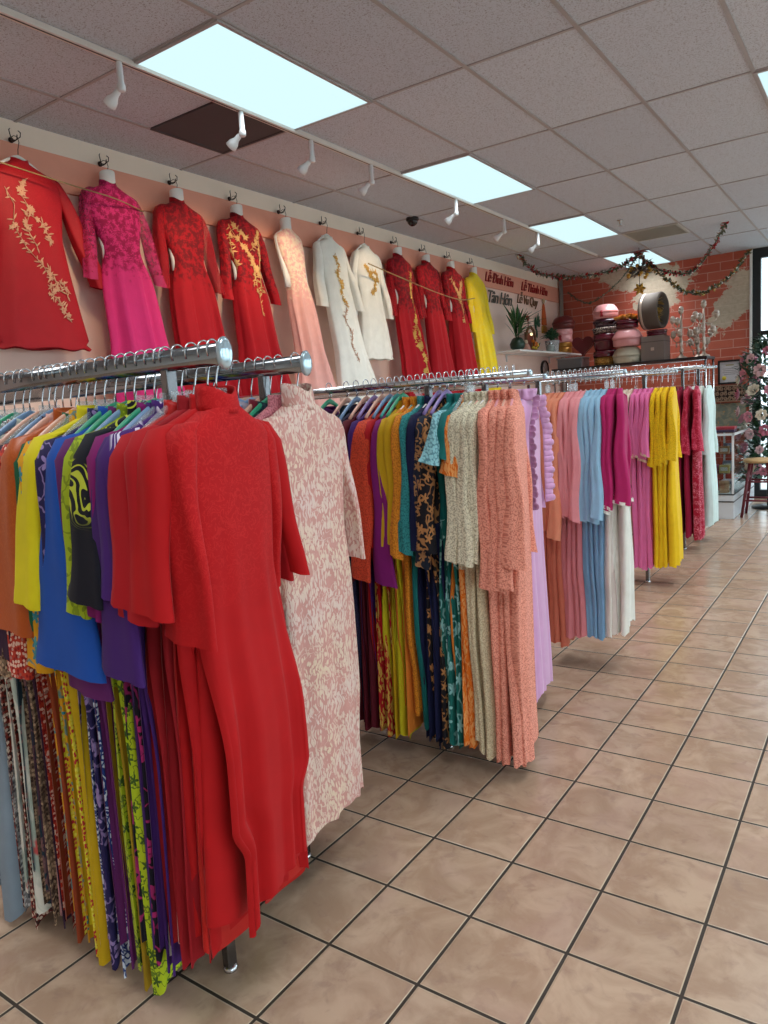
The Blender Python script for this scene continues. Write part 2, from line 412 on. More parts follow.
def vent(x0, y0, label, m, lou):
    r = empty('ceiling_vent', (x0+.305, y0+.305, HC)); tag(r, label, 'vent')
    MB().box(-.29, .29, -.29, .29, -.008, -.003).build('backing', m, r, False)
    if lou:
        for k in range(9):
            MB().box(-.27, .27, -.012, .012, -.004, .001).build('slat', M_vent, r, False, loc=(0, -.24+k*.06, -.012)).rotation_euler = (.5, 0, 0)
    fr = MB()
    for a, b, c, d in ((-.3, -.28, -.3, .3), (.28, .3, -.3, .3), (-.28, .28, -.3, -.28), (-.28, .28, .28, .3)): fr.box(a, b, c, d, -.012, 0)
    fr.build('frame', m, r, False)
vent(-2.514, 8.62, 'grey louvred air vent in the ceiling near the brick wall', M_vent, True)
vent(-3.734, 3.15, 'dark square ceiling panel beside the spotlight track and first light', M_dark, False)

# track with spotlights
r = empty('light_track', (-3.12, 3.2, HC)); tag(r, 'long pale metal lighting track running along the ceiling', 'track')
MB().box(-.018, .018, -6.2, 6.4, -.03, 0).build('rail', simple('beige_track', (214, 206, 198), .4, 0), r, False, .003)
MB().box(-.004, .004, -6.2, 6.4, -.031, -.028).build('slot', M_black, r, False)
sl = ['the red embroidered jacket', 'the gap before the gold-beaded dress', 'the pink halter dress', 'the long white tunic', 'the red dress with gold flowers', 'the crimson dresses', 'the yellow dress']
ordn = ['first', 'second', 'third', 'fourth', 'fifth', 'sixth', 'seventh']
M_bulb = emis('warm_bulb', (1, .86, .66, 1), 3.0)
for k, y in enumerate((2.49, 3.31, 3.94, 4.61, 5.88, 6.85, 7.69)):
    r = empty('spotlight', (-3.12, y, HC-.03)); tag(r, 'white track spotlight, %s along the track, aimed at %s' % (ordn[k], sl[k]), 'spotlight', 'track spotlights')
    MB().lathe([(.014, 0), (.016, -.01), (.016, -.1), (.02, -.105), (.02, -.13), (.014, -.135)][::-1], 14).build('stem', M_whitem, r)
    d = Vector((-.8, -.12, -.58)).normalized(); q = d.to_track_quat('Z', 'Y').to_matrix().to_4x4(); q.translation = (-.02, 0, -.12)
    hd = MB().lathe([(.01, 0), (.015, .008), (.017, .035), (.029, .06), (.034, .09), (.031, .092), (.028, .076)], 18, q, False).build('lamp_head', M_whitem, r)
    MB().lathe([(.002, .076), (.028, .076), (.028, .08), (.002, .08)], 16, q).build('bulb', M_bulb, hd)
    L = bpy.data.lights.new('spot_lamp', 'SPOT'); L.energy = 20 if k in (0, 2, 3) else 12; L.color = (1, .72, .46); L.spot_size = math.radians(75); L.spot_blend = .7; L.shadow_soft_size = .03
    lo = bpy.data.objects.new('spot_lamp', L); COL.objects.link(lo); lo.location = Vector((-3.12, y, HC-.15))+d*.11-Vector((.02, 0, 0))
    lo.rotation_euler = (-d).to_track_quat('Z', 'Y').to_euler()
r = empty('security_camera', (-3.76, 6.2, HC)); tag(r, 'small black dome camera on the ceiling by the track', 'camera')
MB().lathe([(.06, 0), (.062, -.025), (.055, -.03)][::-1], 18).build('base', M_black, r)
MB().ball((0, 0, -.03), .05, 16).build('dome', simple('smoked_dome', (24, 20, 22), .1), r)
r = empty('sprinkler', (-2.336, 7.98, HC)); tag(r, 'small metal fire sprinkler head on the ceiling', 'sprinkler')
MB().lathe([(.03, 0), (.03, -.006), (.01, -.008), (.008, -.05)][::-1], 12).build('stem', M_chrome, r)
MB().lathe([(.004, -.062), (.022, -.06), (.022, -.056), (.004, -.054)], 12).build('deflector', M_chrome, r)

# ------------------------------------------------------------------ clothes
WT = [(1.575, .055), (1.562, .078), (1.548, .115), (1.53, .16), (1.505, .19), (1.46, .192), (1.38, .188), (1.18, .165), (1.0, .185), (.6, .2)]
class Cut:
    """the outer shape of one garment in its own space: a along the rail, b across the shoulders"""
    def __init__(s, q, seed):
        g = q.get; rr = random.Random(seed); s.rr = rr
        s.hem = g('hem', .16); s.hw = g('hw', .215); s.hd = g('hd', .028); s.d0 = g('d0', .03); s.A = g('A', .01)
        s.k = g('k', 14); s.lean = g('lean', 0.0); s.drift = g('drift', 0.0); s.dip = g('dip', .03); s.tilt = g('tilt', 0.0)
        s.p = [rr.uniform(0, 6.28) for _ in range(6)]; s.ws = g('ws', 1.0); s.waist = g('waist', 1.1)
        s.nd = g('nd', .045); s.sq = g('sq', .55); s.tab = [(a, b*s.ws) for a, b in WT]+[(min(.55, s.hem+.2) if s.hem < .5 else s.hem+.05, s.hw*.97), (s.hem, s.hw)]
        s.tab = [s.tab[0]]+[t for t in s.tab[1:] if t[0] > s.hem or t is s.tab[-1]]
        s.tab.sort(key=lambda t: -t[0]); s.wf = g('wf', 1.0)
    def W(s, z): return keyed(s.tab, z)*(1-(1-s.wf)*math.exp(-((z-1.17)/.13)**2))
    def pos(s, th, z, zz, off=0.0, sc=1.0):
        W = s.W(z)*sc
        tn = sst(1.575, 1.5, z); low = sst(1.42, .5, z)
        D = lerp(lerp(s.nd, s.d0, tn), s.hd, sst(1.3, s.hem, z))*sc
        c, n = math.cos(th), math.sin(th)
        b = W*math.copysign(abs(c)**.75, c); a = D*math.copysign(abs(n)**s.sq, n)
        u = b/max(W, .01)
        A = s.A*low
        a += A*(math.sin(s.k*u+s.p[0]+z*.5)+.55*math.sin(s.k*1.73*u+s.p[1]-z*.7))
        ed = sst(.75, 1.0, abs(c))
        b += ed*A*.7*math.sin(7*n+s.p[2]+(2 if c > 0 else 0))
        t = (1.575-z)/(1.575-s.hem) if s.hem < 1.5 else 0
        return (a+off+s.lean*t+.010*math.sin(s.p[3]+z*3)*low, b+s.drift*t, zz)
    def hemz(s, th):
        c = math.cos(th); return s.hem-s.dip*(abs(c)**2)+s.tilt*c+.006*math.sin(9*th+s.p[4])
    def rings(s, z0, z1, nu, nv, hem=True, sc=1.0):
        rows = []
        for i in range(nv+1):
            v = i/nv; z = lerp(z0, z1, v); row = []
            for k in range(nu):
                th = 2*PI*k/nu
                zz = lerp(z0, s.hemz(th), v) if hem else z
                if hem: row.append(s.pos(th, z, zz, 0, sc))
                else: row.append(s.pos(th, z, z, 0, sc))
            rows.append(row)
        return rows
    def front(s, b, z):
        W = s.W(z); t = (1.575-z)/(1.575-s.hem); bb = b-s.drift*t
        c = max(-.98, min(.98, bb/W)); c = math.copysign(abs(c)**(1/.75), c)
        return s.pos(math.acos(c), z, z)

def panel_sheet(C, sgn, z0, hem, hw, nu, nv, curl, dip, tilt, gap):
    """a front or back panel that hangs free from the waist, its edges curling"""
    rows = []; rr = C.rr; ph = rr.uniform(0, 6)
    for i in range(nv+1):
        v = i/nv; z = lerp(z0, hem, v); row = []; low = sst(0, .45, v)
        for k in range(nu+1):
            th = PI*k/nu if sgn > 0 else PI+PI*k/nu
            u = math.cos(th); zz = lerp(z0, hem-dip*abs(u)**2.5+tilt*u, v)
            a, b, zz = C.pos(th, z, zz)
            e = max(0, abs(u)-.8)/.2
            a += sgn*gap*low+sgn*curl*low*e*e*.6+C.A*.8*low*math.sin(C.k*.9*u+ph)
            row.append((a, b*(1-.06*low*e), zz))
        rows.append(row)
    return rows

def sleeve(C, sd, q, nu, nv):
    g = q.get; sz = g('sz', .95); sw = g('sw', .06); sqt = g('st', .02); sb = g('sb', .235); sa = g('sa', 0.0); rr = C.rr
    if sd > 0: sb = g('sb2', sb); sz = g('sz2', sz); sa = g('sa2', -sa*.3); sw = g('sw2', sw)
    p0 = g('p0', .042); tw = g('tw', 0.0)*sd; ph = rr.uniform(0, 6); rows = []; w = C.ws
    for i in range(nv+1):
        t = i/nv
        if t < .12:
            e = t/.12; b = lerp(.1, .178, math.sin(e*PI/2))*w; z = lerp(1.545, 1.48, e**2.2); p = lerp(.018, p0, e); qq = lerp(.02, .036, e)
        else:
            e = (t-.12)/.88; b = lerp(.178*w, sb, e**.85); z = lerp(1.48, sz, e); p = lerp(p0, sw, e**g('se', 1.1)); qq = lerp(.036, sqt, min(1, e*1.6))
        a0 = sa*e**1.5 if t >= .12 else 0
        tt = (1.575-z)/(1.575-C.hem); a0 += C.lean*tt; b2 = sd*b+C.drift*tt
        a0 += .006*math.sin(z*16+ph)
        row = []
        for k in range(nu):
            th = 2*PI*k/nu; x = p*math.copysign(abs(math.cos(th))**.8, math.cos(th)); y = qq*math.sin(th)
            y += .006*math.sin(x/max(p, .01)*5+ph+z*4)*min(1, t*3)
            xx = x*math.cos(tw*t)-y*math.sin(tw*t); yy = x*math.sin(tw*t)+y*math.cos(tw*t)
            row.append((a0+xx, b2+yy, z-(.012*math.cos(th)*t if t > .9 else 0)))
        rows.append(row)
    return rows

def garment(name, X, Y, Z, label, group, cat, q, seed):
    g = q.get; C = Cut(q, seed); rr = C.rr
    r = empty(name, (X, Y, Z-g('drop', 0.0)), g('rot', 0.0)); tag(r, label, cat, group)
    hi = g('hi', False); nu = 72 if hi else (36 if g('mid', True) else 24); nv = 40 if hi else (22 if g('mid', True) else 14)
    up = FAB[q['up']]; low = FAB[g('low', q['up'])]; slm = FAB[g('slm', q['up'])]
    wz = C.waist
    if g('kind', 'dress') == 'aodai':
        MB().grid(C.rings(1.575, wz, nu, nv//2, False), True).build('bodice', up, r)
        dz = g('dz', 0.0)
        MB().grid(panel_sheet(C, 1, wz+.003, C.hem+dz, C.hw, nu//2, nv, g('curl', .03), C.dip, C.tilt, g('gap', .01))).build('front_panel', FAB[g('pan', q['up'])], r)
        MB().grid(panel_sheet(C, -1, wz+.003, C.hem+.03+dz, C.hw*.97, nu//2, nv, g('curl', .03), C.dip*.7, C.tilt*.6, g('gap', .01))).build('back_panel', FAB[g('pan', q['up'])], r)
        tr = FAB[g('tr', q['up'])]
        for s in (-1, 1):
            rows = []; ph = rr.uniform(0, 6); hz = g('thz', .14)
            for i in range(nv//2+1):
                v = i/(nv//2); z = lerp(wz-.05, hz, v); W = lerp(.05, .085, v); D = lerp(.016, g('hd', .03)*.7, v); t = (1.575-z)/(1.575-C.hem)
                rows.append([(D*math.sin(2*PI*k/20)+.004*math.sin(3*2*PI*k/20+ph)+C.lean*t, s*(.092+.016*v)+W*math.cos(2*PI*k/20)+C.drift*t, z-.02*v*math.sin(2*PI*k/20+ph)) for k in range(20)])
            MB().grid(rows, True, True, False).build('trouser_leg', tr, r)
    elif g('low'):
        MB().grid(C.rings(1.575, wz, nu, nv//2, False), True).build('bodice', up, r)
        MB().grid(C.rings(wz+.012, C.hem, nu, nv, True), True).build('skirt', low, r)
    else:
        MB().grid(C.rings(1.575, C.hem, nu, nv, True), True).build('bodice', up, r)
    if g('sz', .95) < 1.5:
        for s in (-1, 1):
            sl_ = MB().grid(sleeve(C, s, q, 24 if hi else 16, nv//2+6), True).build('sleeve', slm, r)
            if g('cuff'):
                rows = sleeve(C, s, q, 24 if hi else 16, nv//2+6)[-2:]
                ctr = Vector([sum(v[i] for v in rows[-1])/len(rows[-1]) for i in range(3)])
                o2 = [[tuple(ctr+(Vector(v)-ctr)*1.04+Vector((0, 0, dz))) for v in rows[-1]] for dz in (.014, -.004)]
                MB().grid(o2, True).build('cuff', FAB[g('cuff')], sl_)
    # standing collar, dipping and split at the front
    if g('collar', True):
        rows = []; n = 28; ch = g('ch', .042)
        for i in range(5):
            v = i/4; row = []
            for k in range(n):
                th = 2*PI*k/n; fr = max(0, math.sin(th))
                row.append((lerp(1.02, .96, v)*C.nd*math.sin(th)-.004*v, lerp(.058, .05, v)*math.cos(th), 1.568+ch*v*(1-.25*fr**6)-.01*fr))
            rows.append(row)
        MB().grid(rows, True).build('collar', FAB[g('col', q['up'])], r, True, 0, .004)
    return r, C

def hook_pts(z0, rail, s=1):
    P = [(0, 0, z0), (0, 0, z0+.025), (0, .008*s, rail-.03), (0, .021*s, rail-.012)]
    for k in range(9):
        a = k/8*PI; P.append((0, .022*s*math.cos(a), rail+.012+.024*math.sin(a)))
    P.append((0, -.02*s, rail-.004))
    return P
def hanger(X, Y, Z, col, label, show, rz=0, rail=1.70, ws=1.0):
    r = empty('clothes_hanger', (X, Y, Z), rz); tag(r, label, 'hanger', 'hangers on the garment racks' if Z == 0 else 'hangers on the wall')
    MB().tube(hook_pts(1.612, rail), .0023, 6).build('hook', M_chrome, r)
    m = HM[col]; n = 15; rows = []
    for i in range(n):
        u = -1+2*i/(n-1); b = (.15 if show else .165)*ws*u; z = 1.6-.085*abs(u)**1.35-(0 if show else .03); hh = lerp(.013, .008, abs(u)); w = lerp(.005, .008, abs(u))
        rows.append([(w*math.cos(2*PI*k/10), b, z+hh*math.sin(2*PI*k/10)) for k in range(10)])
    MB().grid(rows, True, True, True).build('shoulder_bar', m, r)
    if col == 'clear':
        MB().box(-.004, .004, -.034, .034, 1.575, 1.622).build('neck_plate', m, r, True, .006)
    return r

FAB = {}
def F(n, pat, *a, **k): FAB[n] = fabric(n, pat, *a, **k)
F('red', 'plain', (180, 10, 16)); F('redbroc', 'brocade', (180, 9, 16), (214, 44, 42)); F('dred', 'plain', (150, 14, 26)); F('crim', 'plain', (178, 18, 28))
F('redsat', 'plain', (186, 24, 20), rough=.45)
F('pswirl', 'swirl', (70, 30, 110), (225, 215, 235), s=1.6); F('purple', 'plain', (66, 28, 104)); F('plum', 'plain', (98, 32, 96)); F('magp', 'plain', (128, 20, 100))
F('cream', 'plain', (222, 212, 200)); F('bswirl', 'swirl', (14, 14, 28), (196, 204, 60), s=1.7); F('black', 'plain', (14, 14, 30)); F('bfloral', 'floral', (18, 16, 30), (180, 40, 110), (200, 200, 70))
F('lime', 'floral', (166, 186, 28), (120, 140, 20), (220, 110, 90), s=1.4); F('limep', 'floral', (176, 196, 30), (60, 90, 30), (180, 40, 60), s=2.2)
F('olive', 'plain', (160, 128, 18)); F('blue', 'plain', (24, 78, 168)); F('bluel', 'leaf', (30, 52, 120), (206, 214, 226)); F('navyl', 'floral', (34, 26, 76), (150, 126, 176), (200, 180, 210), s=1.3)
F('yellow', 'plain', (222, 204, 24)); F('gold', 'plain', (196, 160, 12)); F('amberf', 'bloom', (226, 160, 24), (60, 140, 150), (240, 240, 200)); F('yelred', 'ditsy', (220, 196, 30), (190, 40, 50), (230, 220, 80))
F('green', 'plain', (14, 88, 56)); F('rust', 'brocade', (176, 78, 20), (196, 100, 36), rough=.4); F('rustd', 'plain', (140, 56, 24)); F('pprint', 'wash', (226, 180, 170), (200, 90, 80), (240, 230, 220))
F('redsp', 'ditsy', (196, 60, 40), (236, 200, 180), (150, 30, 30)); F('pinkp', 'plain', (206, 150, 150)); F('dpurp', 'plain', (54, 26, 52)); F('brownsp', 'ditsy', (120, 96, 76), (180, 150, 120), (70, 50, 40))
F('wpink', 'wash', (222, 222, 212), (170, 186, 176), (206, 90, 90), s=1.4); F('redbr', 'ditsy', (128, 44, 34), (230, 210, 190), (60, 30, 30), s=.9); F('gblue', 'plain', (132, 148, 162))
F('tealf', 'bloom', (36, 58, 70), (130, 90, 90), (170, 150, 140)); F('navy', 'plain', (20, 24, 62)); F('burg', 'plain', (92, 12, 30)); F('grey', 'ditsy', (150, 150, 150), (220, 220, 220), (90, 90, 96)); F('denim', 'ditsy', (60, 78, 112), (140, 150, 170), (40, 46, 70))
F('pinkseq', 'vine', (212, 156, 146), (236, 212, 176), (228, 204, 206), s=1.3, rough=.5); F('mauvel', 'lace', (206, 130, 140), (150, 66, 80)); F('dteal', 'lace', (36, 60, 70), (14, 24, 34)); F('lgrey', 'plain', (176, 166, 182)); F('velvet', 'plain', (120, 16, 40), sheen=.8)
F('navylace', 'lace', (40, 38, 70), (14, 14, 30)); F('olace', 'lace', (214, 72, 42), (170, 44, 30)); F('redgold', 'vine', (176, 14, 26), (206, 160, 60), (220, 180, 90), s=.8); F('magt', 'plain', (128, 22, 106)); F('mustard', 'plain', (204, 160, 20)); F('ylime', 'plain', (196, 182, 24))
F('ogold', 'lace', (222, 138, 36), (176, 92, 14)); F('orange', 'plain', (224, 128, 44)); F('tlace', 'lace', (52, 140, 140), (20, 84, 92)); F('teal', 'plain', (18, 110, 108)); F('tealfl', 'bloom', (22, 104, 96), (150, 206, 204), (190, 226, 226), s=.7)
F('slatef', 'bloom', (28, 36, 52), (176, 128, 84), (120, 70, 50)); F('bgold', 'bloom', (22, 20, 28), (190, 132, 80), (150, 90, 60)); F('lblue', 'lace', (150, 206, 214), (30, 100, 120), s=.6); F('oruf', 'vine', (228, 112, 26), (244, 180, 110), (240, 150, 80), s=1.2)
F('ivory', 'lace', (226, 218, 192), (148, 134, 104)); F('ivoryp', 'lace', (220, 206, 172), (176, 150, 116)); F('peach', 'lace', (240, 160, 138), (190, 86, 70)); F('pink', 'plain', (234, 150, 196)); F('lilac', 'plain', (214, 162, 204), sheen=.5)
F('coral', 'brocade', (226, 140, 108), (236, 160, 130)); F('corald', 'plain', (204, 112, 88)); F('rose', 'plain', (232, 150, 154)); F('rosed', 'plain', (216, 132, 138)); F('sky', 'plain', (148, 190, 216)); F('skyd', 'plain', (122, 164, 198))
F('magen', 'plain', (176, 32, 96)); F('white', 'plain', (232, 230, 220)); F('beigef', 'wash', (222, 196, 176), (226, 206, 190), (150, 110, 90), s=1.6); F('beige', 'plain', (222, 192, 166)); F('beigeb', 'wash', (224, 198, 180), (218, 190, 172), (120, 100, 100), s=.9)
F('hotpink', 'plain', (226, 112, 166)); F('sun', 'plain', (238, 194, 24)); F('sunl', 'lace', (238, 192, 20), (200, 150, 10)); F('claret', 'plain', (148, 14, 54)); F('claretl', 'sequin', (182, 22, 58), (240, 110, 140)); F('clarets', 'sequin', (176, 20, 54), (255, 170, 190)); F('mint', 'plain', (212, 232, 228))
F('redd', 'plain', (160, 14, 30))
F('magbead', 'beads', (208, 44, 112), (150, 14, 70)); F('magsk', 'plain', (214, 44, 112), sheen=.5); F('magsh', 'beads', (206, 60, 120), (170, 20, 80), sheer=.4)
F('rbead', 'beads', (170, 10, 28), (112, 6, 20)); F('rsk', 'plain', (200, 12, 26), sheen=.5); F('rsh', 'plain', (172, 16, 34), sheer=.35)
F('pbeadf', 'beads', (244, 182, 172), (250, 222, 196)); F('pbead', 'sequin', (240, 176, 164), (250, 226, 190)); F('psk', 'plain', (244, 180, 170), sheen=.5); F('psh', 'plain', (240, 190, 180), sheer=.55)
F('wsat', 'brocade', (240, 238, 228), (250, 248, 240), rough=.6); F('yseq', 'vine', (236, 206, 20), (214, 176, 16), (244, 226, 90), s=1.3); F('rjack', 'brocade', (162, 8, 26), (184, 22, 36), rough=.6)
M_gthread = simple('gold_thread', (206, 160, 78), .35, .55, 0, .2, .5, 0, .3); M_pthread = simple('pale_gold_thread', (196, 148, 118), .5, .2, 0, .2, .5, 0, .2)
M_brass = simple('antique_gold_thread', (196, 152, 96), .45, .35, 0, .2, .5, 0, .3)

def embroider(r, C, name, mat, spines, seed, fl=(.028, .05), dens=1.0, lift=.004):
    """stitched stems, leaves and five-petalled flowers lying on the front of a garment"""
    rr = random.Random(seed); mb = MB()
    def S(b, z, l=lift):
        a = C.front(b, z); return Vector((a[0]+l, a[1], a[2]))
    def petal(b, z, ang, L, w):
        rows = []
        for i in range(5):
            t = i/4; ww = w*math.sin(PI*(.06+.9*t)); row = []
            for s in (-1, 0, 1):
                db = math.cos(ang)*L*t-math.sin(ang)*ww*s; dz = math.sin(ang)*L*t+math.cos(ang)*ww*s
                row.append(tuple(S(b+db, z+dz, lift+(.003 if s == 0 else 0))))
            rows.append(row)
        mb.grid(rows)
    for sp in spines:
        n = max(2, int(len(sp)*6)); pts = []
        for i in range(n+1):
            u = i/n*(len(sp)-1); k = min(int(u), len(sp)-2); e = u-k; e = e*e*(3-2*e)
            pts.append((lerp(sp[k][0], sp[k+1][0], e), lerp(sp[k][1], sp[k+1][1], e)))
        mb.tube([S(*p) for p in pts], .0018, 5)
        for i, (b, z) in enumerate(pts):
            if rr.random() < .9*dens:
                a = rr.uniform(0, 2*PI); petal(b, z, a, rr.uniform(.025, .045), .0045)
                petal(b, z, a+2.2, rr.uniform(.02, .04), .004)
            if rr.random() < .34*dens:
                R = rr.uniform(*fl); a0 = rr.uniform(0, 6); bb = b+rr.uniform(-.02, .02)
                for k in range(5): petal(bb, z, a0+k*2*PI/5, R*.62, R*.2)
    return mb.build(name, mat, r)

# ------------------------------------------------------------------ garment racks
def rack(Y, xe, xp, label, xw=-3.75, rz=1.70, ra=.016, rb=.027, big=True):
    r = empty('garment_rack', (xe, Y, 0)); tag(r, label, 'clothes rack', 'chrome garment racks')
    n = 20; ring = lambda x, k=1.0: [(x-xe, ra*k*math.cos(2*PI*i/n), rz+rb*k*math.sin(2*PI*i/n)) for i in range(n)]
    MB().grid([ring(xw), ring(xe)], True, True, True).build('rail', M_rail if big else M_chrome, r)
    kk = 1.0 if big else .72
    rows = [ring(xe-.004, 1.4*kk), ring(xe+.005, 1.45*kk), ring(xe+.011, 1.15*kk), ring(xe+.012, .3)]
    MB().grid(rows, True, True, True).build('end_cap', M_cap, r)
    for x in (xp, xw+.35):
        p = MB().box(-.013, .013, -.016, .016, .012, rz-rb*.8).build('post', M_dchrome, r, False, .003, loc=(x-xe, 0, 0))
        MB().lathe([(.02, 0), (.022, .006), (.016, .014), (.008, .016)], 14).build('foot_glide', M_chrome, p)
rack(1.25, -1.30, -1.505, 'chrome rack nearest the camera, ending in the plain red dress')
rack(1.76, -1.48, -1.66, 'chrome rack ending in the pink sequinned dress')
rack(2.72, -1.16, -1.62, 'chrome rack holding orange, teal, ivory and peach dresses', rz=1.648, ra=.013, rb=.014, big=False)
rack(3.3, -1.33, -1.64, 'chrome rack ending in the lilac ruffled dress', rz=1.648, ra=.013, rb=.014, big=False)
rack(4.02, -1.17, -1.66, 'chrome rack of coral, rose, sky blue and magenta dresses', rz=1.66, ra=.013, rb=.014, big=False)
rack(6.03, -1.36, -1.60, 'chrome rack of beige, hot pink and sunny yellow dresses', rz=1.69, ra=.013, rb=.014, big=False)
rack(7.44, -1.44, -1.62, 'chrome rack of claret dresses ending in sparkling lace', rz=1.75, ra=.013, rb=.014, big=False)
rack(7.95, -1.42, -1.58, 'farthest chrome rack with white and mint dresses', rz=1.75, ra=.013, rb=.014, big=False)

HC_USED = []
seedc = [100]
def put(rackY, rows, where, hc, base):
    for row in rows:
        X, name, lab, q = row; q = {**base, **q}; seedc[0] += 1
        dx, swf, rail = ADJ[rackY]; X = dx(X); q['drop'] = q.get('drop', 0)*.5+(.018 if rackY in (2.72, 3.3) else 0)
        for k in ('sw', 'sw2'):
            if k in q: q[k] *= swf
        garment(name, X, rackY, 0, lab, where, 'dress' if name in ('long_dress', 'lace_dress') else 'tunic dress', q, seedc[0])
        HC_USED.append(1)
        col = q.get('hang') or hc[(len(HC_USED)*7+int(-X*31)) % len(hc)]
        w = lab.split(' '); hl = ('%s hanger holding the %s' % (col, lab)).split(' ')[:16]
        hanger(X, rackY, 0, col, ' '.join(hl), q.get('drop', 0) > (.019 if rackY in (2.72, 3.3) else .004), q.get('rot', 0)*.9, rail, q.get('ws', 1.0))
ADJ = {1.25: (lambda x: x if x > -1.36 else x+.05 if x > -1.45 else x+.065 if x > -1.6 else x+.082, 1.0, 1.70), 1.76: (lambda x: x, .9, 1.70),
       2.72: (lambda x: -1.225+(x+1.2)*.55 if x > -1.37 else -1.335+(x+1.395)*.57 if x > -1.55 else -1.285+(x+1.395)*.79, .62, 1.648), 3.3: (lambda x: x-.075, .75, 1.648),
       4.02: (lambda x: -1.175+(x+1.2)*.63, .5, 1.66), 6.03: (lambda x: -1.385+(x+1.4)*.7, .55, 1.69), 7.44: (lambda x: x-.02, .65, 1.75), 7.95: (lambda x: x-.02, .7, 1.75)}
A, D = 'ao_dai', 'long_dress'
B1 = dict(kind='aodai', hd=.02, d0=.024, hem=.15, thz=.12, dip=.04, tilt=.02, nd=.026, sz=1.02, sw=.055, drop=.0, A=.006, curl=.03, gap=.004)
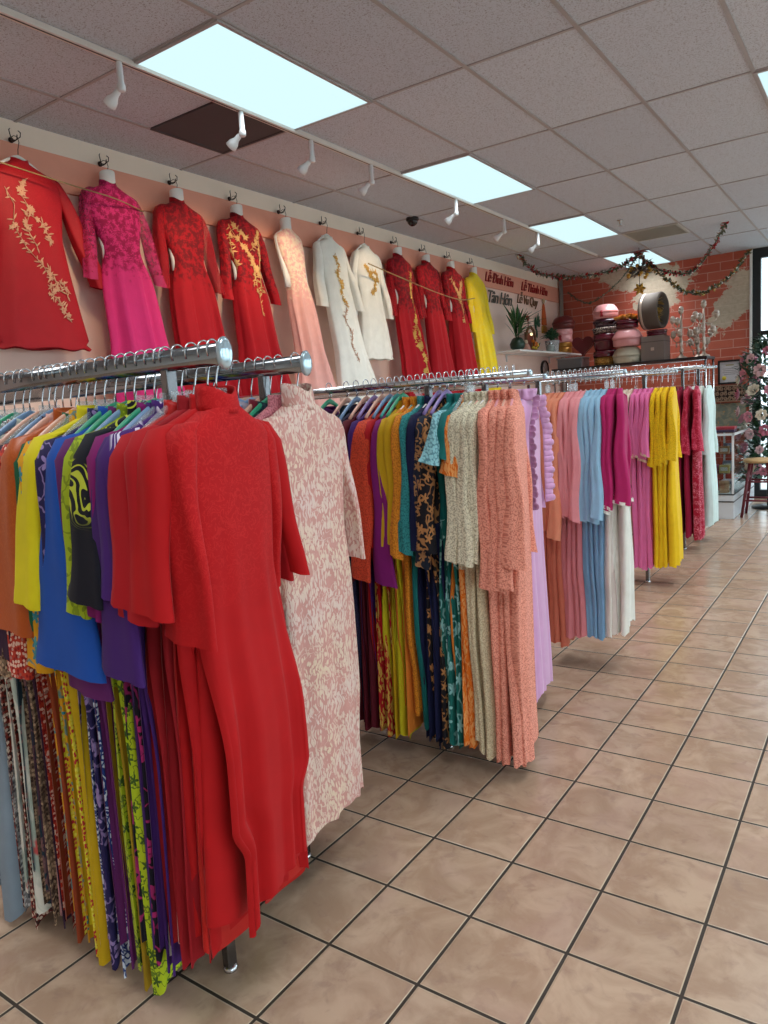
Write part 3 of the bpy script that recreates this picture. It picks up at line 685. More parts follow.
put(1.25, [
 (-1.335, A, 'plain bright red tunic at the aisle end of the nearest rack', dict(nd=.045, up='redbroc', pan='red', tr='red', hi=True, rot=.1, lean=-.02, hem=.34, hw=.13, ws=.83, A=.012, k=9, d0=.05, hd=.042, sz=1.05, sw=.08, sz2=1.1, sw2=.04, sb=.2, sb2=.165, tilt=.045, dip=.03, gap=.028, curl=.05, se=.8, sa=.04, sa2=-.02, p0=.05, ch=.06, thz=.3, hang='clear')),
 (-1.415, A, 'bright red tunic just behind the end red one', dict(up='red', tr='redsat', hem=.27, thz=.24, sz=1.12, sw=.065, sa=.01, hw=.2, sb=.24, hang='clear')),
 (-1.475, A, 'darker red tunic with a shaded shoulder, third in the red group', dict(up='dred', slm='crim', tr='crim', hem=.25, thz=.24, sz=1.1, sw=.06, sb=.235, hang='clear')),
 (-1.525, A, 'satin crimson tunic, last of the red group beside the purple print', dict(up='redsat', slm='crim', tr='pinkp', pan='dred', hem=.24, thz=.22, sz=1.14, sw=.045, sb=.24, drop=.015, hang='clear')),
 (-1.572, A, 'purple tunic with white swirls and a white trouser leg', dict(hem=.2, thz=.16, up='pswirl', tr='cream', pan='purple', sz=1.15, sw=.04, slm='pswirl', drop=.01)),
 (-1.612, A, 'dark purple tunic with wide plain sleeves beside the white swirls', dict(up='purple', tr='black', sz=.97, sw=.085, sb=.25, sa=.06, hem=.2, thz=.18, drop=.02)),
 (-1.648, A, 'magenta-purple tunic with a dark printed hem', dict(up='magp', pan='bfloral', tr='black', hem=.2, thz=.16, sz=1.1, sw=.03, drop=.015)),
 (-1.685, A, 'black tunic with lime swirls on its shoulders', dict(hd=0.05, up='bswirl', slm='bswirl', pan='limep', tr='limep', hem=0.100, sz=1.13, sw=.075, sb=.25, sa=.01, drop=.0)),
 (-1.73, A, 'lime green printed tunic behind the black swirl one', dict(hd=0.04, up='lime', pan='olive', tr='olive', sz=1.1, sw=.05, hem=0.100, drop=.01)),
 (-1.768, A, 'plum tunic with wide plain sleeves beside the royal blue one', dict(up='plum', tr='bluel', pan='plum', sz=.9, sw=.08, sb=.24, sa=.05, drop=.02)),
 (-1.812, A, 'royal blue tunic with very wide plain sleeves', dict(up='blue', pan='bluel', tr='bluel', sz=.95, sw=.15, sb=.25, hem=0.100, sa=.03, p0=.045, se=1.3, drop=.015, hang='green')),
 (-1.86, A, 'navy tunic scattered with lilac flowers', dict(hd=0.045, up='navyl', tr='navyl', sz=.98, sw=.05, hem=0.110, drop=.02, hang='clear')),
 (-1.905, A, 'lemon yellow tunic with small black dots at the shoulder', dict(rot=-.06, hd=0.045, up='yellow', pan='gold', tr='gold', sz=1.1, sw=.06, sb=.25, hem=0.090, p0=.05, sa=-.02, hang='green')),
 (-1.945, A, 'amber tunic with teal and cream flowers', dict(up='amberf', pan='yelred', tr='yellow', sz=.93, sw=.04, hem=0.120, drop=.02, hang='clear')),
 (-1.98, A, 'dark green tunic squeezed beside the lemon yellow one', dict(up='green', pan='amberf', tr='amberf', sz=1.05, sw=.05, drop=.03, hang='peach')),
 (-2.02, A, 'rust orange satin tunic with broad sleeves', dict(hd=0.04, up='rust', pan='rustd', tr='rustd', sz=1.02, sw=.085, sb=.25, hem=0.120, hang='teal', p0=.055)),
 (-2.06, A, 'pink and white washed print tunic', dict(up='pprint', pan='redsp', tr='pinkp', sz=.9, sw=.05, drop=.03, slm='redsp', hang='peach')),
 (-2.1, A, 'dark purple plain tunic near the left end', dict(up='dpurp', tr='pinkp', drop=.035, sz=.95, hang='blue')),
 (-2.13, A, 'brown speckled tunic beside the dark purple one', dict(up='brownsp', tr='brownsp', drop=.04, sz=.9, hang='clear')),
 (-2.165, A, 'teal tunic with dusty rose blooms', dict(up='tealf', tr='tealf', drop=.04, sz=.95, hem=0.250, hang='peach')),
 (-2.235, A, 'white tunic washed with pink and sage flowers', dict(hd=0.06, up='wpink', tr='redbr', pan='wpink', hem=.15, thz=.15, drop=.035, sz=1.0, sw=.05, sb=.22, hang='blue')),
 (-2.27, A, 'red-brown ditsy flower tunic', dict(hd=0.05, up='redbr', tr='redbr', drop=.04, hem=.09, thz=.07, hang='clear')),
 (-2.32, A, 'grey printed tunic with pale dots', dict(up='grey', tr='brownsp', drop=.04, hem=.12, hang='green')),
 (-2.38, A, 'plain grey-blue long tunic nearest the left edge', dict(hd=0.08, up='gblue', tr='gblue', drop=.03, hem=.09, thz=.1, sw=.05, hw=.25, hang='clear')),
 (-2.44, A, 'denim blue ditsy tunic at the far left', dict(up='denim', tr='gblue', drop=.05, hem=.12, thz=.1, hang='blue')),
], 'tunics on the nearest rack', ['clear', 'clear', 'green', 'clear', 'blue'], B1)

B2 = dict(nd=.026, kind='aodai', hd=.022, d0=.024, hem=.22, sz=1.0, sw=.05, A=.006)
put(1.76, [
 (-1.52, 'lace_dress', 'blush pink sequinned dress covered in pale branches, at the aisle end', dict(nd=.045, kind='dress', up='pinkseq', hi=True, hem=.22, hw=.17, ws=.92, A=.008, k=9, d0=.05, hd=.05, sz=.98, sw=.055, sb=.21, sb2=.23, sz2=1.05, dip=.02, tilt=.02, ch=.075, hang='pink', waist=1.1)),
 (-1.59, 'lace_dress', 'mauve pink lace dress behind the sequinned one', dict(kind='dress', up='mauvel', hem=.24, sz=.98, drop=-.005, hang='lilac')),
 (-1.635, A, 'dark teal lace tunic behind the mauve lace', dict(up='dteal', tr='navy', drop=.03, hang='green')),
 (-1.675, A, 'burgundy velvet tunic with long sleeves', dict(up='velvet', tr='velvet', drop=.01, hem=.25, hang='peach')),
 (-1.72, A, 'pale lilac-grey tunic behind the burgundy velvet', dict(up='lgrey', tr='burg', drop=.02, hang='blue')),
 (-1.78, A, 'deep purple tunic partly hidden by the red dress', dict(up='purple', tr='purple', drop=.035, hang='blue')),
 (-1.84, A, 'black-navy lace tunic with blue hanger showing', dict(up='navylace', tr='navy', drop=.04, hang='blue')),
 (-1.9, A, 'crimson tunic behind the red group', dict(up='crim', tr='crim', drop=.03, hang='clear')),
 (-2.0, A, 'navy tunic hidden behind the purple ones', dict(up='navy', tr='navy', drop=.03, hang='clear')),
 (-2.1, A, 'green tunic on the second rack', dict(up='green', tr='green', drop=.03, hang='green')),
 (-2.2, A, 'peach washed tunic on the second rack', dict(up='pprint', tr='pinkp', drop=.03, hang='peach')),
 (-2.32, A, 'dark teal flowered tunic on the second rack', dict(up='tealf', tr='navy', drop=.03, hang='green')),
 (-2.45, A, 'lilac-grey plain tunic deep on the second rack', dict(up='lgrey', tr='grey', drop=.03, hang='blue')),
 (-2.58, A, 'grey dotted tunic deep on the second rack', dict(up='grey', tr='grey', drop=.03, hang='clear')),
 (-2.7, A, 'burgundy plain tunic deep on the second rack', dict(up='burg', tr='burg', drop=.03, hang='peach')),
 (-2.84, A, 'denim ditsy tunic deep on the second rack', dict(up='denim', tr='denim', drop=.03, hang='blue')),
], 'tunics on the second rack', ['clear', 'blue', 'green'], B2)

B3 = dict(kind='aodai', hd=.02, d0=.022, hem=.18, sz=.95, sw=.05, A=.006, sb=.21, sb2=.19, ws=.92, hw=.17, p0=.024, nd=.02)
put(2.72, [
 (-1.2, 'lace_dress', 'peach lace dress at the aisle end, first of four', dict(kind='dress', up='peach', hem=.12, hw=.14, hd=.03, d0=.03, sz=.93, sw=.085, A=.008, mid=True, k=12, sb2=.14, rot=.3, ws=.85, hang='pink')),
 (-1.255, 'lace_dress', 'peach lace dress, second of four from the aisle', dict(kind='dress', up='peach', hem=.12, hd=.026, sz=.85, sw=.06, rot=.25, ws=.85, hang='peach')),
 (-1.305, 'lace_dress', 'peach lace dress, third of four from the aisle', dict(kind='dress', up='peach', hem=.12, hd=.026, sz=.84, sw=.06, rot=.2, ws=.85, hang='pink')),
 (-1.35, 'lace_dress', 'peach lace dress, fourth of four, touching the ivory lace', dict(kind='dress', up='peach', hem=.13, hd=.026, sz=.84, sw=.055, low='peach', rot=.15, hang='peach')),
 (-1.395, 'lace_dress', 'ivory lace dress touching the peach lace', dict(kind='dress', up='ivory', low='ivoryp', hem=.13, sz=.95, sw=.05, hang='white')),
 (-1.44, 'lace_dress', 'ivory lace dress, second from the peach lace', dict(kind='dress', up='ivory', low='ivoryp', hem=.15, sz=.94, sw=.055, sb=.235, hang='peach')),
 (-1.49, 'lace_dress', 'ivory lace dress, third from the peach lace', dict(kind='dress', up='ivory', low='ivoryp', hem=.2, sz=.95, sw=.055, hang='white')),
 (-1.535, 'lace_dress', 'ivory lace dress, fourth from the peach, beside the orange ruffle', dict(kind='dress', up='ivory', low='oruf', hem=.16, sz=.95, sw=.05, sb=.235, waist=.9, hang='clear')),
 (-1.575, A, 'orange dress with a ruffled short sleeve and flowered hem', dict(up='oruf', pan='orange', tr='oruf', sz=1.3, sw=.07, hem=.18, drop=.02, hang='clear')),
 (-1.615, A, 'teal plain tunic with short cap sleeves', dict(up='teal', pan='tealfl', tr='tealfl', sz=1.36, sw=.075, hem=.18, drop=0, hang='teal')),
 (-1.66, A, 'deep teal tunic with pale blue lace sleeves and flowered panel', dict(up='teal', slm='lblue', pan='tealfl', tr='tealfl', sz=1.34, sw=.07, sb=.24, hem=.14, hang='teal')),
 (-1.705, A, 'black tunic with copper gold flowers', dict(up='bgold', tr='bgold', pan='navy', sz=1.0, sw=.065, sb=.24, hem=.2, drop=.03, hang='lilac')),
 (-1.75, A, 'slate tunic with tan flowers on the shoulders', dict(up='slatef', pan='bgold', tr='navy', sz=.92, sw=.06, hem=.13, drop=.02, hang='lilac')),
 (-1.795, A, 'plain navy tunic between teal lace and slate', dict(up='navy', tr='navy', sz=.98, sw=.055, hem=.12, hang='white')),
 (-1.84, 'lace_dress', 'teal lace dress beside the gold-orange lace', dict(up='tlace', kind='dress', low='teal', sz=.97, sw=.045, hem=.2, sb=.235, hang='white')),
 (-1.885, 'lace_dress', 'gold-orange lace dress with scalloped sleeves', dict(up='ogold', kind='dress', low='ogold', sz=.95, sw=.05, hem=.26, sb=.24, hang='teal')),
 (-1.935, A, 'mustard lace tunic beside the gold-orange one', dict(up='ogold', slm='mustard', pan='orange', tr='orange', sz=1.0, sw=.05, hem=.25, hang='white')),
 (-1.98, A, 'golden mustard plain tunic over a lime skirt', dict(up='mustard', pan='ylime', tr='ylime', sz=1.0, sw=.055, hem=.14, drop=.02, hang='green')),
 (-2.02, A, 'magenta plain tunic with broad square sleeve ends', dict(up='magt', pan='ylime', tr='mustard', sz=.84, sw=.095, sb=.23, hem=.16, drop=.03, hang='teal', sa=.03)),
 (-2.07, A, 'bright red tunic with golden vine skirt', dict(up='crim', pan='redgold', tr='redgold', sz=1.0, sw=.04, hem=.22, drop=.03, hang='blue')),
 (-2.12, 'lace_dress', 'flame orange sheer lace tunic over red', dict(up='olace', pan='red', tr='redgold', sz=.86, sw=.085, sb=.25, hem=.22, p0=.06, drop=.03, hang='peach')),
 (-2.175, A, 'purple and navy tunic with a lilac hanger', dict(up='purple', tr='burg', sz=1.0, drop=.03, hang='lilac')),
 (-2.23, A, 'burgundy plain tunic behind the flame lace', dict(up='burg', tr='burg', sz=.95, drop=.02, hem=.22, hang='peach')),
 (-2.3, A, 'dark navy lace tunic beside the sequinned dress', dict(up='navylace', tr='burg', sz=.95, drop=.03, hang='blue')),
 (-2.37, A, 'dark teal tunic deep on the third rack', dict(up='dteal', tr='navy', drop=.03, hang='peach')),
 (-2.5, A, 'plum tunic deep on the third rack', dict(up='plum', tr='plum', drop=.03, hang='green')),
], 'dresses on the third rack', ['clear', 'white', 'teal'], B3)

BD = dict(kind='dress', hd=.026, d0=.022, hem=.2, sz=.95, sw=.06, A=.008, k=16, sq=.45, sb=.2, sb2=.165, ws=.82, hw=.15, p0=.02, nd=.016, collar=False)
put(3.3, [
 (-1.36, D, 'lilac dress with ruffled collar and front at the aisle', dict(up='lilac', hi=True, hem=.14, hw=.17, A=.006, d0=.045, hd=.05, sz=1.03, sw=.05, sb=.2, rot=.15, collar=False, hang='blue')),
 (-1.435, D, 'bright pink dress behind the lilac ruffled one', dict(up='pink', hem=.2, sz=1.0, sw=.07, sb=.25, sa=.03, hang='lilac')),
 (-1.5, D, 'bright pink dress second behind the lilac one', dict(up='pink', hem=.2, sz=.9, sw=.06, hang='green')),
 (-1.57, D, 'cream white dress with lilac hanger on the fourth rack', dict(up='cream', hem=.2, hang='green')),
 (-1.66, D, 'pale pink dress on the fourth rack', dict(up='rose', hem=.2, hang='teal')),
 (-1.8, D, 'peach dress on the fourth rack', dict(up='coral', hem=.2, hang='green')),
 (-1.95, D, 'mint dress on the fourth rack', dict(up='mint', hem=.2, hang='clear')),
], 'dresses on the fourth rack', ['green', 'clear'], BD)
put(4.02, [
 (-1.235, D, 'magenta dress with white trim and white skirt, first from the aisle', dict(up='magen', low='white', cuff='white', waist=1.0, sz=.97, sw=.09, hem=.27, hd=.026, sq=.5, sb=.19, sb2=.14, sa=.0, rot=.28)),
 (-1.262, D, 'magenta dress with white trim, second from the aisle', dict(up='magen', low='white', cuff='white', waist=1.0, sz=.95, sw=.05, hem=.27)),
 (-1.295, D, 'magenta dress with white trim, third, touching the sky blue', dict(up='magen', low='white', cuff='white', waist=1.0, sz=.93, sw=.05, hem=.25)),
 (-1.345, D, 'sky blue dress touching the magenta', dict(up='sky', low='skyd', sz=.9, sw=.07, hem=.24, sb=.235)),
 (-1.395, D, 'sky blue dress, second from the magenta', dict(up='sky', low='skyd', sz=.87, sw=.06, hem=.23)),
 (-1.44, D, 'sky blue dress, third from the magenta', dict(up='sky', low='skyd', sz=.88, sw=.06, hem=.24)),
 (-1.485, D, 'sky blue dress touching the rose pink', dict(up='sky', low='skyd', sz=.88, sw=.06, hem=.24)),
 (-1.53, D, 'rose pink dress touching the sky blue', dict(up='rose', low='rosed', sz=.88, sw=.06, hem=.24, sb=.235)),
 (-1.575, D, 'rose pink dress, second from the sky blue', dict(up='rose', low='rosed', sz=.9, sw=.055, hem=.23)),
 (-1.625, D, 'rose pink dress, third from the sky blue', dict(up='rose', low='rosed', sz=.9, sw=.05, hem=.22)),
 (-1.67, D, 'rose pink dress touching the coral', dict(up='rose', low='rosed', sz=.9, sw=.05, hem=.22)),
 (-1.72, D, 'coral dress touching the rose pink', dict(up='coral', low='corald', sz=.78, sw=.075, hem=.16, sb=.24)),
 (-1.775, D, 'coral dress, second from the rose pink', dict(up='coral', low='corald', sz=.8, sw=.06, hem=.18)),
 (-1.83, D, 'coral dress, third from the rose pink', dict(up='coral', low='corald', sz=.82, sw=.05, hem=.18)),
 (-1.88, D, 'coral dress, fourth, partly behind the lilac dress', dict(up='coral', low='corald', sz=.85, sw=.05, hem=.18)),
], 'dresses on the fifth rack', ['clear', 'peach', 'clear', 'teal', 'pink'], BD)
put(6.03, [
 (-1.4, D, 'sunny yellow dress, first from the aisle', dict(up='sun', slm='sunl', low='sun', sz=1.02, sw=.085, hem=.2, hd=.04, sb=.2, sb2=.14, rot=.12)),
 (-1.455, D, 'sunny yellow dress, second from the aisle', dict(up='sun', slm='sunl', low='sun', sz=1.0, sw=.06, hem=.2)),
 (-1.51, D, 'sunny yellow dress, third from the aisle', dict(up='sun', slm='sunl', low='sun', sz=.98, sw=.06, hem=.19)),
 (-1.565, D, 'sunny yellow dress touching the hot pink', dict(up='sun', slm='sunl', low='sun', sz=.97, sw=.06, hem=.19)),
 (-1.625, D, 'hot pink dress touching the yellow', dict(up='hotpink', cuff='beige', sz=1.06, sw=.055, hem=.18, sb=.235)),
 (-1.68, D, 'hot pink dress, second from the yellow', dict(up='hotpink', cuff='beige', sz=1.02, sw=.06, hem=.16)),
 (-1.735, D, 'hot pink dress, third from the yellow', dict(up='hotpink', cuff='beige', sz=1.05, sw=.055, hem=.18)),
 (-1.79, D, 'hot pink dress touching the beige', dict(up='hotpink', cuff='beige', sz=1.05, sw=.05, hem=.18)),
 (-1.85, D, 'beige flowered dress touching the hot pink', dict(up='beigef', low='beigeb', sz=1.14, sw=.06, hem=.18, sb=.235)),
 (-1.905, D, 'beige flowered dress, second from the hot pink', dict(up='beigef', low='beigeb', sz=1.14, sw=.055, hem=.18)),
 (-1.96, D, 'beige flowered dress, third from the hot pink', dict(up='beigef', low='beigeb', sz=1.14, sw=.055, hem=.18)),
 (-2.02, D, 'pale rose dress at the inner end of the sixth rack', dict(up='rose', sz=1.1, sw=.05, hem=.2)),
 (-2.09, D, 'pale mint dress at the inner end of the sixth rack', dict(up='mint', sz=1.1, sw=.05, hem=.2)),
], 'dresses on the sixth rack', ['clear', 'pink', 'white', 'teal'], BD)
put(7.44, [
 (-1.475, 'lace_dress', 'claret lace dress with sparkling sequins at the aisle end', dict(up='claretl', low='clarets', sz=.98, sw=.085, hem=.15, hd=.045, d0=.04, sb=.2, rot=.2, hi=True)),
 (-1.545, 'lace_dress', 'claret lace dress, second from the aisle', dict(up='claretl', low='claret', sz=.95, sw=.07, hem=.17)),
 (-1.61, D, 'claret plain dress, third from the aisle', dict(up='claret', sz=.95, sw=.06, hem=.17)),
 (-1.67, D, 'claret plain dress, fourth from the aisle', dict(up='claret', sz=.92, sw=.06, hem=.16)),
 (-1.73, D, 'claret plain dress, fifth from the aisle', dict(up='claret', sz=.9, sw=.06, hem=.17)),
 (-1.79, D, 'claret plain dress, sixth, behind the yellow ones', dict(up='claret', sz=.9, sw=.05, hem=.17)),
 (-1.87, D, 'dark red dress above the yellow shoulders', dict(up='redd', sz=.9, hem=.17)),
 (-1.95, D, 'dark red dress above the hot pink shoulders', dict(up='redd', sz=.9, hem=.17)),
 (-2.04, D, 'dark red dress above the beige shoulders', dict(up='redd', sz=.9, hem=.17)),
], 'dresses on the seventh rack', ['clear', 'clear', 'pink'], BD)
put(7.95, [
 (-1.46, D, 'pale mint white dress at the end of the farthest rack', dict(up='mint', sz=.9, sw=.07, hem=.2, sb=.24, hd=.05)),
 (-1.53, D, 'cream white dress behind the mint one', dict(up='white', sz=.95, sw=.06, hem=.14, hd=.04)),
 (-1.6, D, 'cream white dress second behind the mint one', dict(up='white', sz=.95, sw=.06, hem=.14)),
], 'dresses on the farthest rack', ['clear'], BD)

# ruffles of the lilac dress
lil = next(o for o in bpy.data.objects if o.type == 'EMPTY' and o.get('label', '').startswith('lilac dress'))
for s in (-1, 1):
    rows = []
    for i in range(141):
        t = i/140; z = lerp(1.575, 1.05, t); b = s*lerp(.045, .15, sst(0, .35, t)); w = lerp(.015, .028, sst(0, .3, t))*(1-.3*t)
        wob = math.sin(t*120)*.006+.004*math.sin(t*47)
        rows.append([(.05+.02*k+wob*k, b+s*w*(k-.6), z+.006*math.cos(t*120)*k) for k in (0, .5, 1, 1.5)])
    MB().grid(rows).build('ruffle', FAB['lilac'], lil, True, 0, .003)
rows = []
for i in range(5):
    v = i/4; rows.append([((.05+.012*v*math.sin(7*2*PI*k/48))*math.sin(2*PI*k/48), (.058+.012*v*math.sin(7*2*PI*k/48))*math.cos(2*PI*k/48), 1.56+.055*v) for k in range(48)])
MB().grid(rows, True).build('ruffle_collar', FAB['lilac'], lil, True, 0, .003)

# ------------------------------------------------------------------ dresses along the wall
def wall_piece(i, y, name, lab, q, torso, hooklab):
    Z = 1.475; x = -4.09; y0 = y; y = y-.04
    seedc[0] += 1
    r, C = garment(name, x, y, Z, lab, None, 'dress' if name != 'tunic' else 'tunic', {**dict(hi=True, kind='dress', d0=.055, hd=.07, A=.018, k=9, dip=.0, sq=.8, wf=.8 if torso else 1.0, ws=1.0, p0=.036), **q}, seedc[0])
    # hook screwed to the board
    h = empty('wall_hook', (X0+.024, y0-.02, 3.21)); tag(h, 'small dark wire hook above the '+hooklab, 'hook', 'hooks on the salmon board')
    MB().lathe([(.002, 0), (.016, .001), (.016, .006), (.002, .008)], 12, Matrix.Rotation(PI/2, 4, 'Y')).build('plate', M_wire, h)
    for s in (-1, 1):
        MB().tube([(.006, 0, 0), (.03, s*.012, -.004), (.05, s*.03, .012), (.05, s*.034, .036), (.044, s*.024, .046)], .003, 6).build('prong', M_wire, h)
    MB().tube([(.006, 0, 0), (.03, 0, -.015), (.062, 0, -.012), (.07, 0, .012)], .003, 6).build('prong', M_wire, h)
    # hanger or half-torso form
    t = empty('torso_hanger' if torso else 'clothes_hanger', (x, y, Z)); tag(t, ('white half-torso hanger inside the ' if torso else 'plain wire-hooked hanger inside the ')+hooklab, 'hanger', 'hangers on the wall')
    MB().tube([(0, 0, 1.62), (0, .004, 1.66), (0, .016, 1.7), (-.01, .016, 1.733), (-.02, 0, 1.738), (-.026, -.014, 1.726)], .002, 6).build('hook', M_wire, t)
    if torso:
        rows = []
        for z in (1.655, 1.65, 1.61, 1.585, 1.565, 1.54, 1.5, 1.4, 1.25, 1.17, 1.1):
            row = []
            tt = (1.575-z)/(1.575-C.hem)
            W = .05 if z > 1.58 else keyed(WT, z)*.86; D = .042 if z > 1.56 else .036
            for k in range(28):
                th = 2*PI*k/28; row.append((D*math.sin(th)+C.lean*max(0, tt), W*math.cos(th)+C.drift*max(0, tt), z+.012*math.sin(th)*(z > 1.6)))
            rows.append(row)
        MB().grid(rows, True, True, True).build('torso_form', M_white, t)
    else:
        rows = []
        for k in range(15):
            u = -1+2*k/14; rows.append([(.008*math.cos(2*PI*j/8), .17*u, 1.62-.1*abs(u)**1.3+.01*math.sin(2*PI*j/8)) for j in range(8)])
        MB().grid(rows, True, True, True).build('shoulder_bar', M_white, t)
    return r, C
LE = .17
hy = [2.54, 3.12, 3.67, 4.24, 4.79, 5.33, 5.89, 6.46, 7.01, 7.55, 8.10]
r, C = wall_piece(0, hy[0], 'tunic', 'red jacket tunic embroidered with pale gold flowers and a bird', dict(up='rjack', hem=.55, hw=.3, ws=1.2, sz=.93, sw=.05, st=.07, sb=.42, tw=.5, lean=.03, A=.004, d0=.06, hd=.05), False, 'red jacket tunic')
embroider(r, C, 'embroidery', M_pthread, [[(-.03, 1.47), (-.06, 1.4), (-.01, 1.32), (-.05, 1.22), (0, 1.12)], [(-.14, 1.42), (-.1, 1.33), (-.12, 1.22), (-.06, 1.1), (.02, 1.02), (.06, .95)], [(.06, 1.0), (.1, .92), (.06, .86), (.12, .8), (.15, .72)], [(-.04, 1.3), (.06, 1.25), (.09, 1.16)], [(.05, .9), (.14, .93), (.16, .86)]], 5, (.016, .032), .7)
wall_piece(1, hy[1], D, 'magenta dress with sheer beaded sleeves and flowing skirt', dict(up='magbead', low='magbead', slm='magsh', waist=1.12, hem=.1, hw=.27, sz=.98, sw=.035, st=.04, sb=.26, lean=LE, drift=.03), True, 'magenta beaded dress')
r, C = wall_piece(2, hy[2], D, 'scarlet dress with beaded bodice and sheer red sleeves', dict(up='rbead', low='rbead', slm='rsh', waist=1.12, hem=.1, hw=.26, sz=.98, sw=.04, st=.04, sb=.25, lean=LE), True, 'scarlet beaded dress')
r, C = wall_piece(3, hy[3], D, 'red dress with heavy gold floral appliqué across the bodice', dict(up='rbead', low='rbead', slm='rbead', waist=1.12, hem=.1, hw=.27, sz=.95, sw=.04, st=.04, sb=.26, lean=LE, drift=.03), True, 'gold-appliqué red dress')
embroider(r, C, 'gold_applique', M_brass, [[(-.15, 1.48), (-.1, 1.4), (-.02, 1.33), (.02, 1.24), (.03, 1.1), (.05, .98), (.06, .86)], [(.15, 1.48), (.1, 1.4), (.04, 1.34)], [(-.12, 1.5), (-.06, 1.45), (.0, 1.42)], [(-.16, 1.42), (-.15, 1.3), (-.12, 1.2)], [(.14, 1.44), (.12, 1.3), (.08, 1.15), (.08, 1.02)], [(0, 1.3), (.06, 1.2), (0, 1.08)]], 6, (.024, .04), .8)
wall_piece(4, hy[4], D, 'pale pink halter dress with beaded bodice and long pleated skirt', dict(up='pbeadf', low='pbeadf', slm='psh', waist=1.14, hem=.08, hw=.26, ws=.8, sz=1.7, lean=LE+.04, collar=False, drift=.03, A=.016), True, 'pale pink halter dress')
r, C = wall_piece(5, hy[5], 'tunic', 'long white tunic with a gold phoenix motif and vine', dict(up='wsat', hem=.12, hw=.28, sz=.98, sw=.05, st=.05, sb=.27, lean=LE+.05, drift=.04, A=.005), False, 'long white tunic')
embroider(r, C, 'gold_embroidery', M_gthread, [[(-.02, 1.42), (.02, 1.34), (-.03, 1.27), (.02, 1.2)], [(.02, 1.2), (-.02, 1.1), (.03, 1.0)]], 7, (.025, .045), 1.0)
embroider(r, C, 'pale_embroidery', M_pthread, [[(.03, 1.0), (-.04, .88), (.03, .76), (-.02, .64), (.04, .52)]], 8, (.012, .02), .5)
r, C = wall_piece(6, hy[6], 'tunic', 'short white tunic with open collar and gold phoenix motif', dict(up='wsat', hem=.55, hw=.26, sz=.95, sw=.05, st=.05, sb=.3, lean=.05, A=.005, waist=1.1), False, 'short white tunic')
embroider(r, C, 'gold_embroidery', M_gthread, [[(-.08, 1.4), (-.03, 1.32), (.04, 1.28), (.02, 1.2), (-.03, 1.16)], [(-.03, 1.34), (.06, 1.36), (.08, 1.28)]], 9, (.03, .05), 1.0)
r, C = wall_piece(7, hy[7], D, 'red sleeveless dress with large gold leaves down the front', dict(up='rbead', low='rbead', slm='rsh', waist=1.12, hem=.08, hw=.25, sz=.98, sw=.04, st=.04, sb=.24, lean=LE), True, 'red dress with gold leaves')
embroider(r, C, 'gold_leaf_vine', M_gthread, [[(.1, 1.42), (.08, 1.3), (.05, 1.18), (.09, 1.06), (.04, .94), (.08, .8), (.03, .68), (.1, .56), (.06, .42)], [(.06, .95), (-.02, .8), (.03, .66)], [(.08, .7), (.14, .55), (.1, .4)]], 10, (.03, .05), 1.2)
wall_piece(8, hy[8], D, 'crimson dress with lace bodice, between two gold-trimmed red ones', dict(up='rbead', low='rbead', slm='rsh', waist=1.12, hem=.08, hw=.26, sz=1.0, sw=.04, st=.04, sb=.25, lean=LE), True, 'crimson lace dress')
r, C = wall_piece(9, hy[9], D, 'red dress with a gold yoke beside the yellow dress', dict(up='rbead', low='rbead', slm='rbead', waist=1.12, hem=.08, hw=.24, sz=1.0, sw=.04, st=.04, sb=.24, lean=LE), True, 'gold-yoked red dress')
embroider(r, C, 'gold_yoke', M_brass, [[(-.12, 1.46), (-.06, 1.36), (0, 1.3), (.06, 1.36), (.12, 1.46)], [(-.08, 1.42), (0, 1.2), (.08, 1.42)], [(0, 1.3), (.04, 1.15), (.02, 1.0)]], 11, (.03, .05), 1.0)
wall_piece(10, hy[10], D, 'bright yellow sequinned dress, last along the wall', dict(up='yseq', hem=.1, hw=.24, sz=.9, sw=.045, st=.04, sb=.24, lean=LE), True, 'yellow sequinned dress')

# ------------------------------------------------------------------ writing and cut-outs on the wall
fnt = None
def script_sign(txt, y, z, size, mat, lab, cat='sign', sh=.35, sq=1.0, depth=.006):
    cu = bpy.data.curves.new('sign_text', 'FONT'); cu.body = txt; cu.size = size; cu.extrude = depth; cu.shear = sh; cu.space_character = .92; cu.offset = .0
    o = bpy.data.objects.new('lettering', cu); COL.objects.link(o); cu.materials.append(mat)
    bpy.context.view_layer.update(); me = bpy.data.meshes.new_from_object(o.evaluated_get(bpy.context.evaluated_depsgraph_get())); bpy.data.objects.remove(o)
    o = bpy.data.objects.new('lettering', me); COL.objects.link(o)
    r = empty('script_sign', (X0+.03, y, z)); o.parent = r; o.rotation_euler = (PI/2, 0, PI/2); o.scale = (sq, 1, 1)
    tag(r, lab, cat)
    return r
M_redglit = simple('red_glitter', (158, 30, 32), .5, .2, 90, .4); M_bronze = simple('bronze_card', (130, 96, 66), .5, .3); M_dkgreen = simple('dark_green_card', (26, 74, 44), .6); M_blackc = simple('charcoal_card', (92, 84, 76), .6)
script_sign('Lễ Đính Hôn', 8.52, 3.05, .17, M_redglit, 'red script lettering, nearer phrase on the salmon board')
script_sign('Lễ Thành Hôn', 9.62, 3.04, .17, M_redglit, 'red script lettering, farther phrase on the salmon board')
script_sign('Lễ Vu Quy', 9.46, 2.86, .17, M_bronze, 'bronze script lettering under the farther red phrase')
script_sign('Tân Hôn', 8.55, 2.8, .22, M_blackc, 'charcoal script lettering beside the yellow dress', sh=.4)
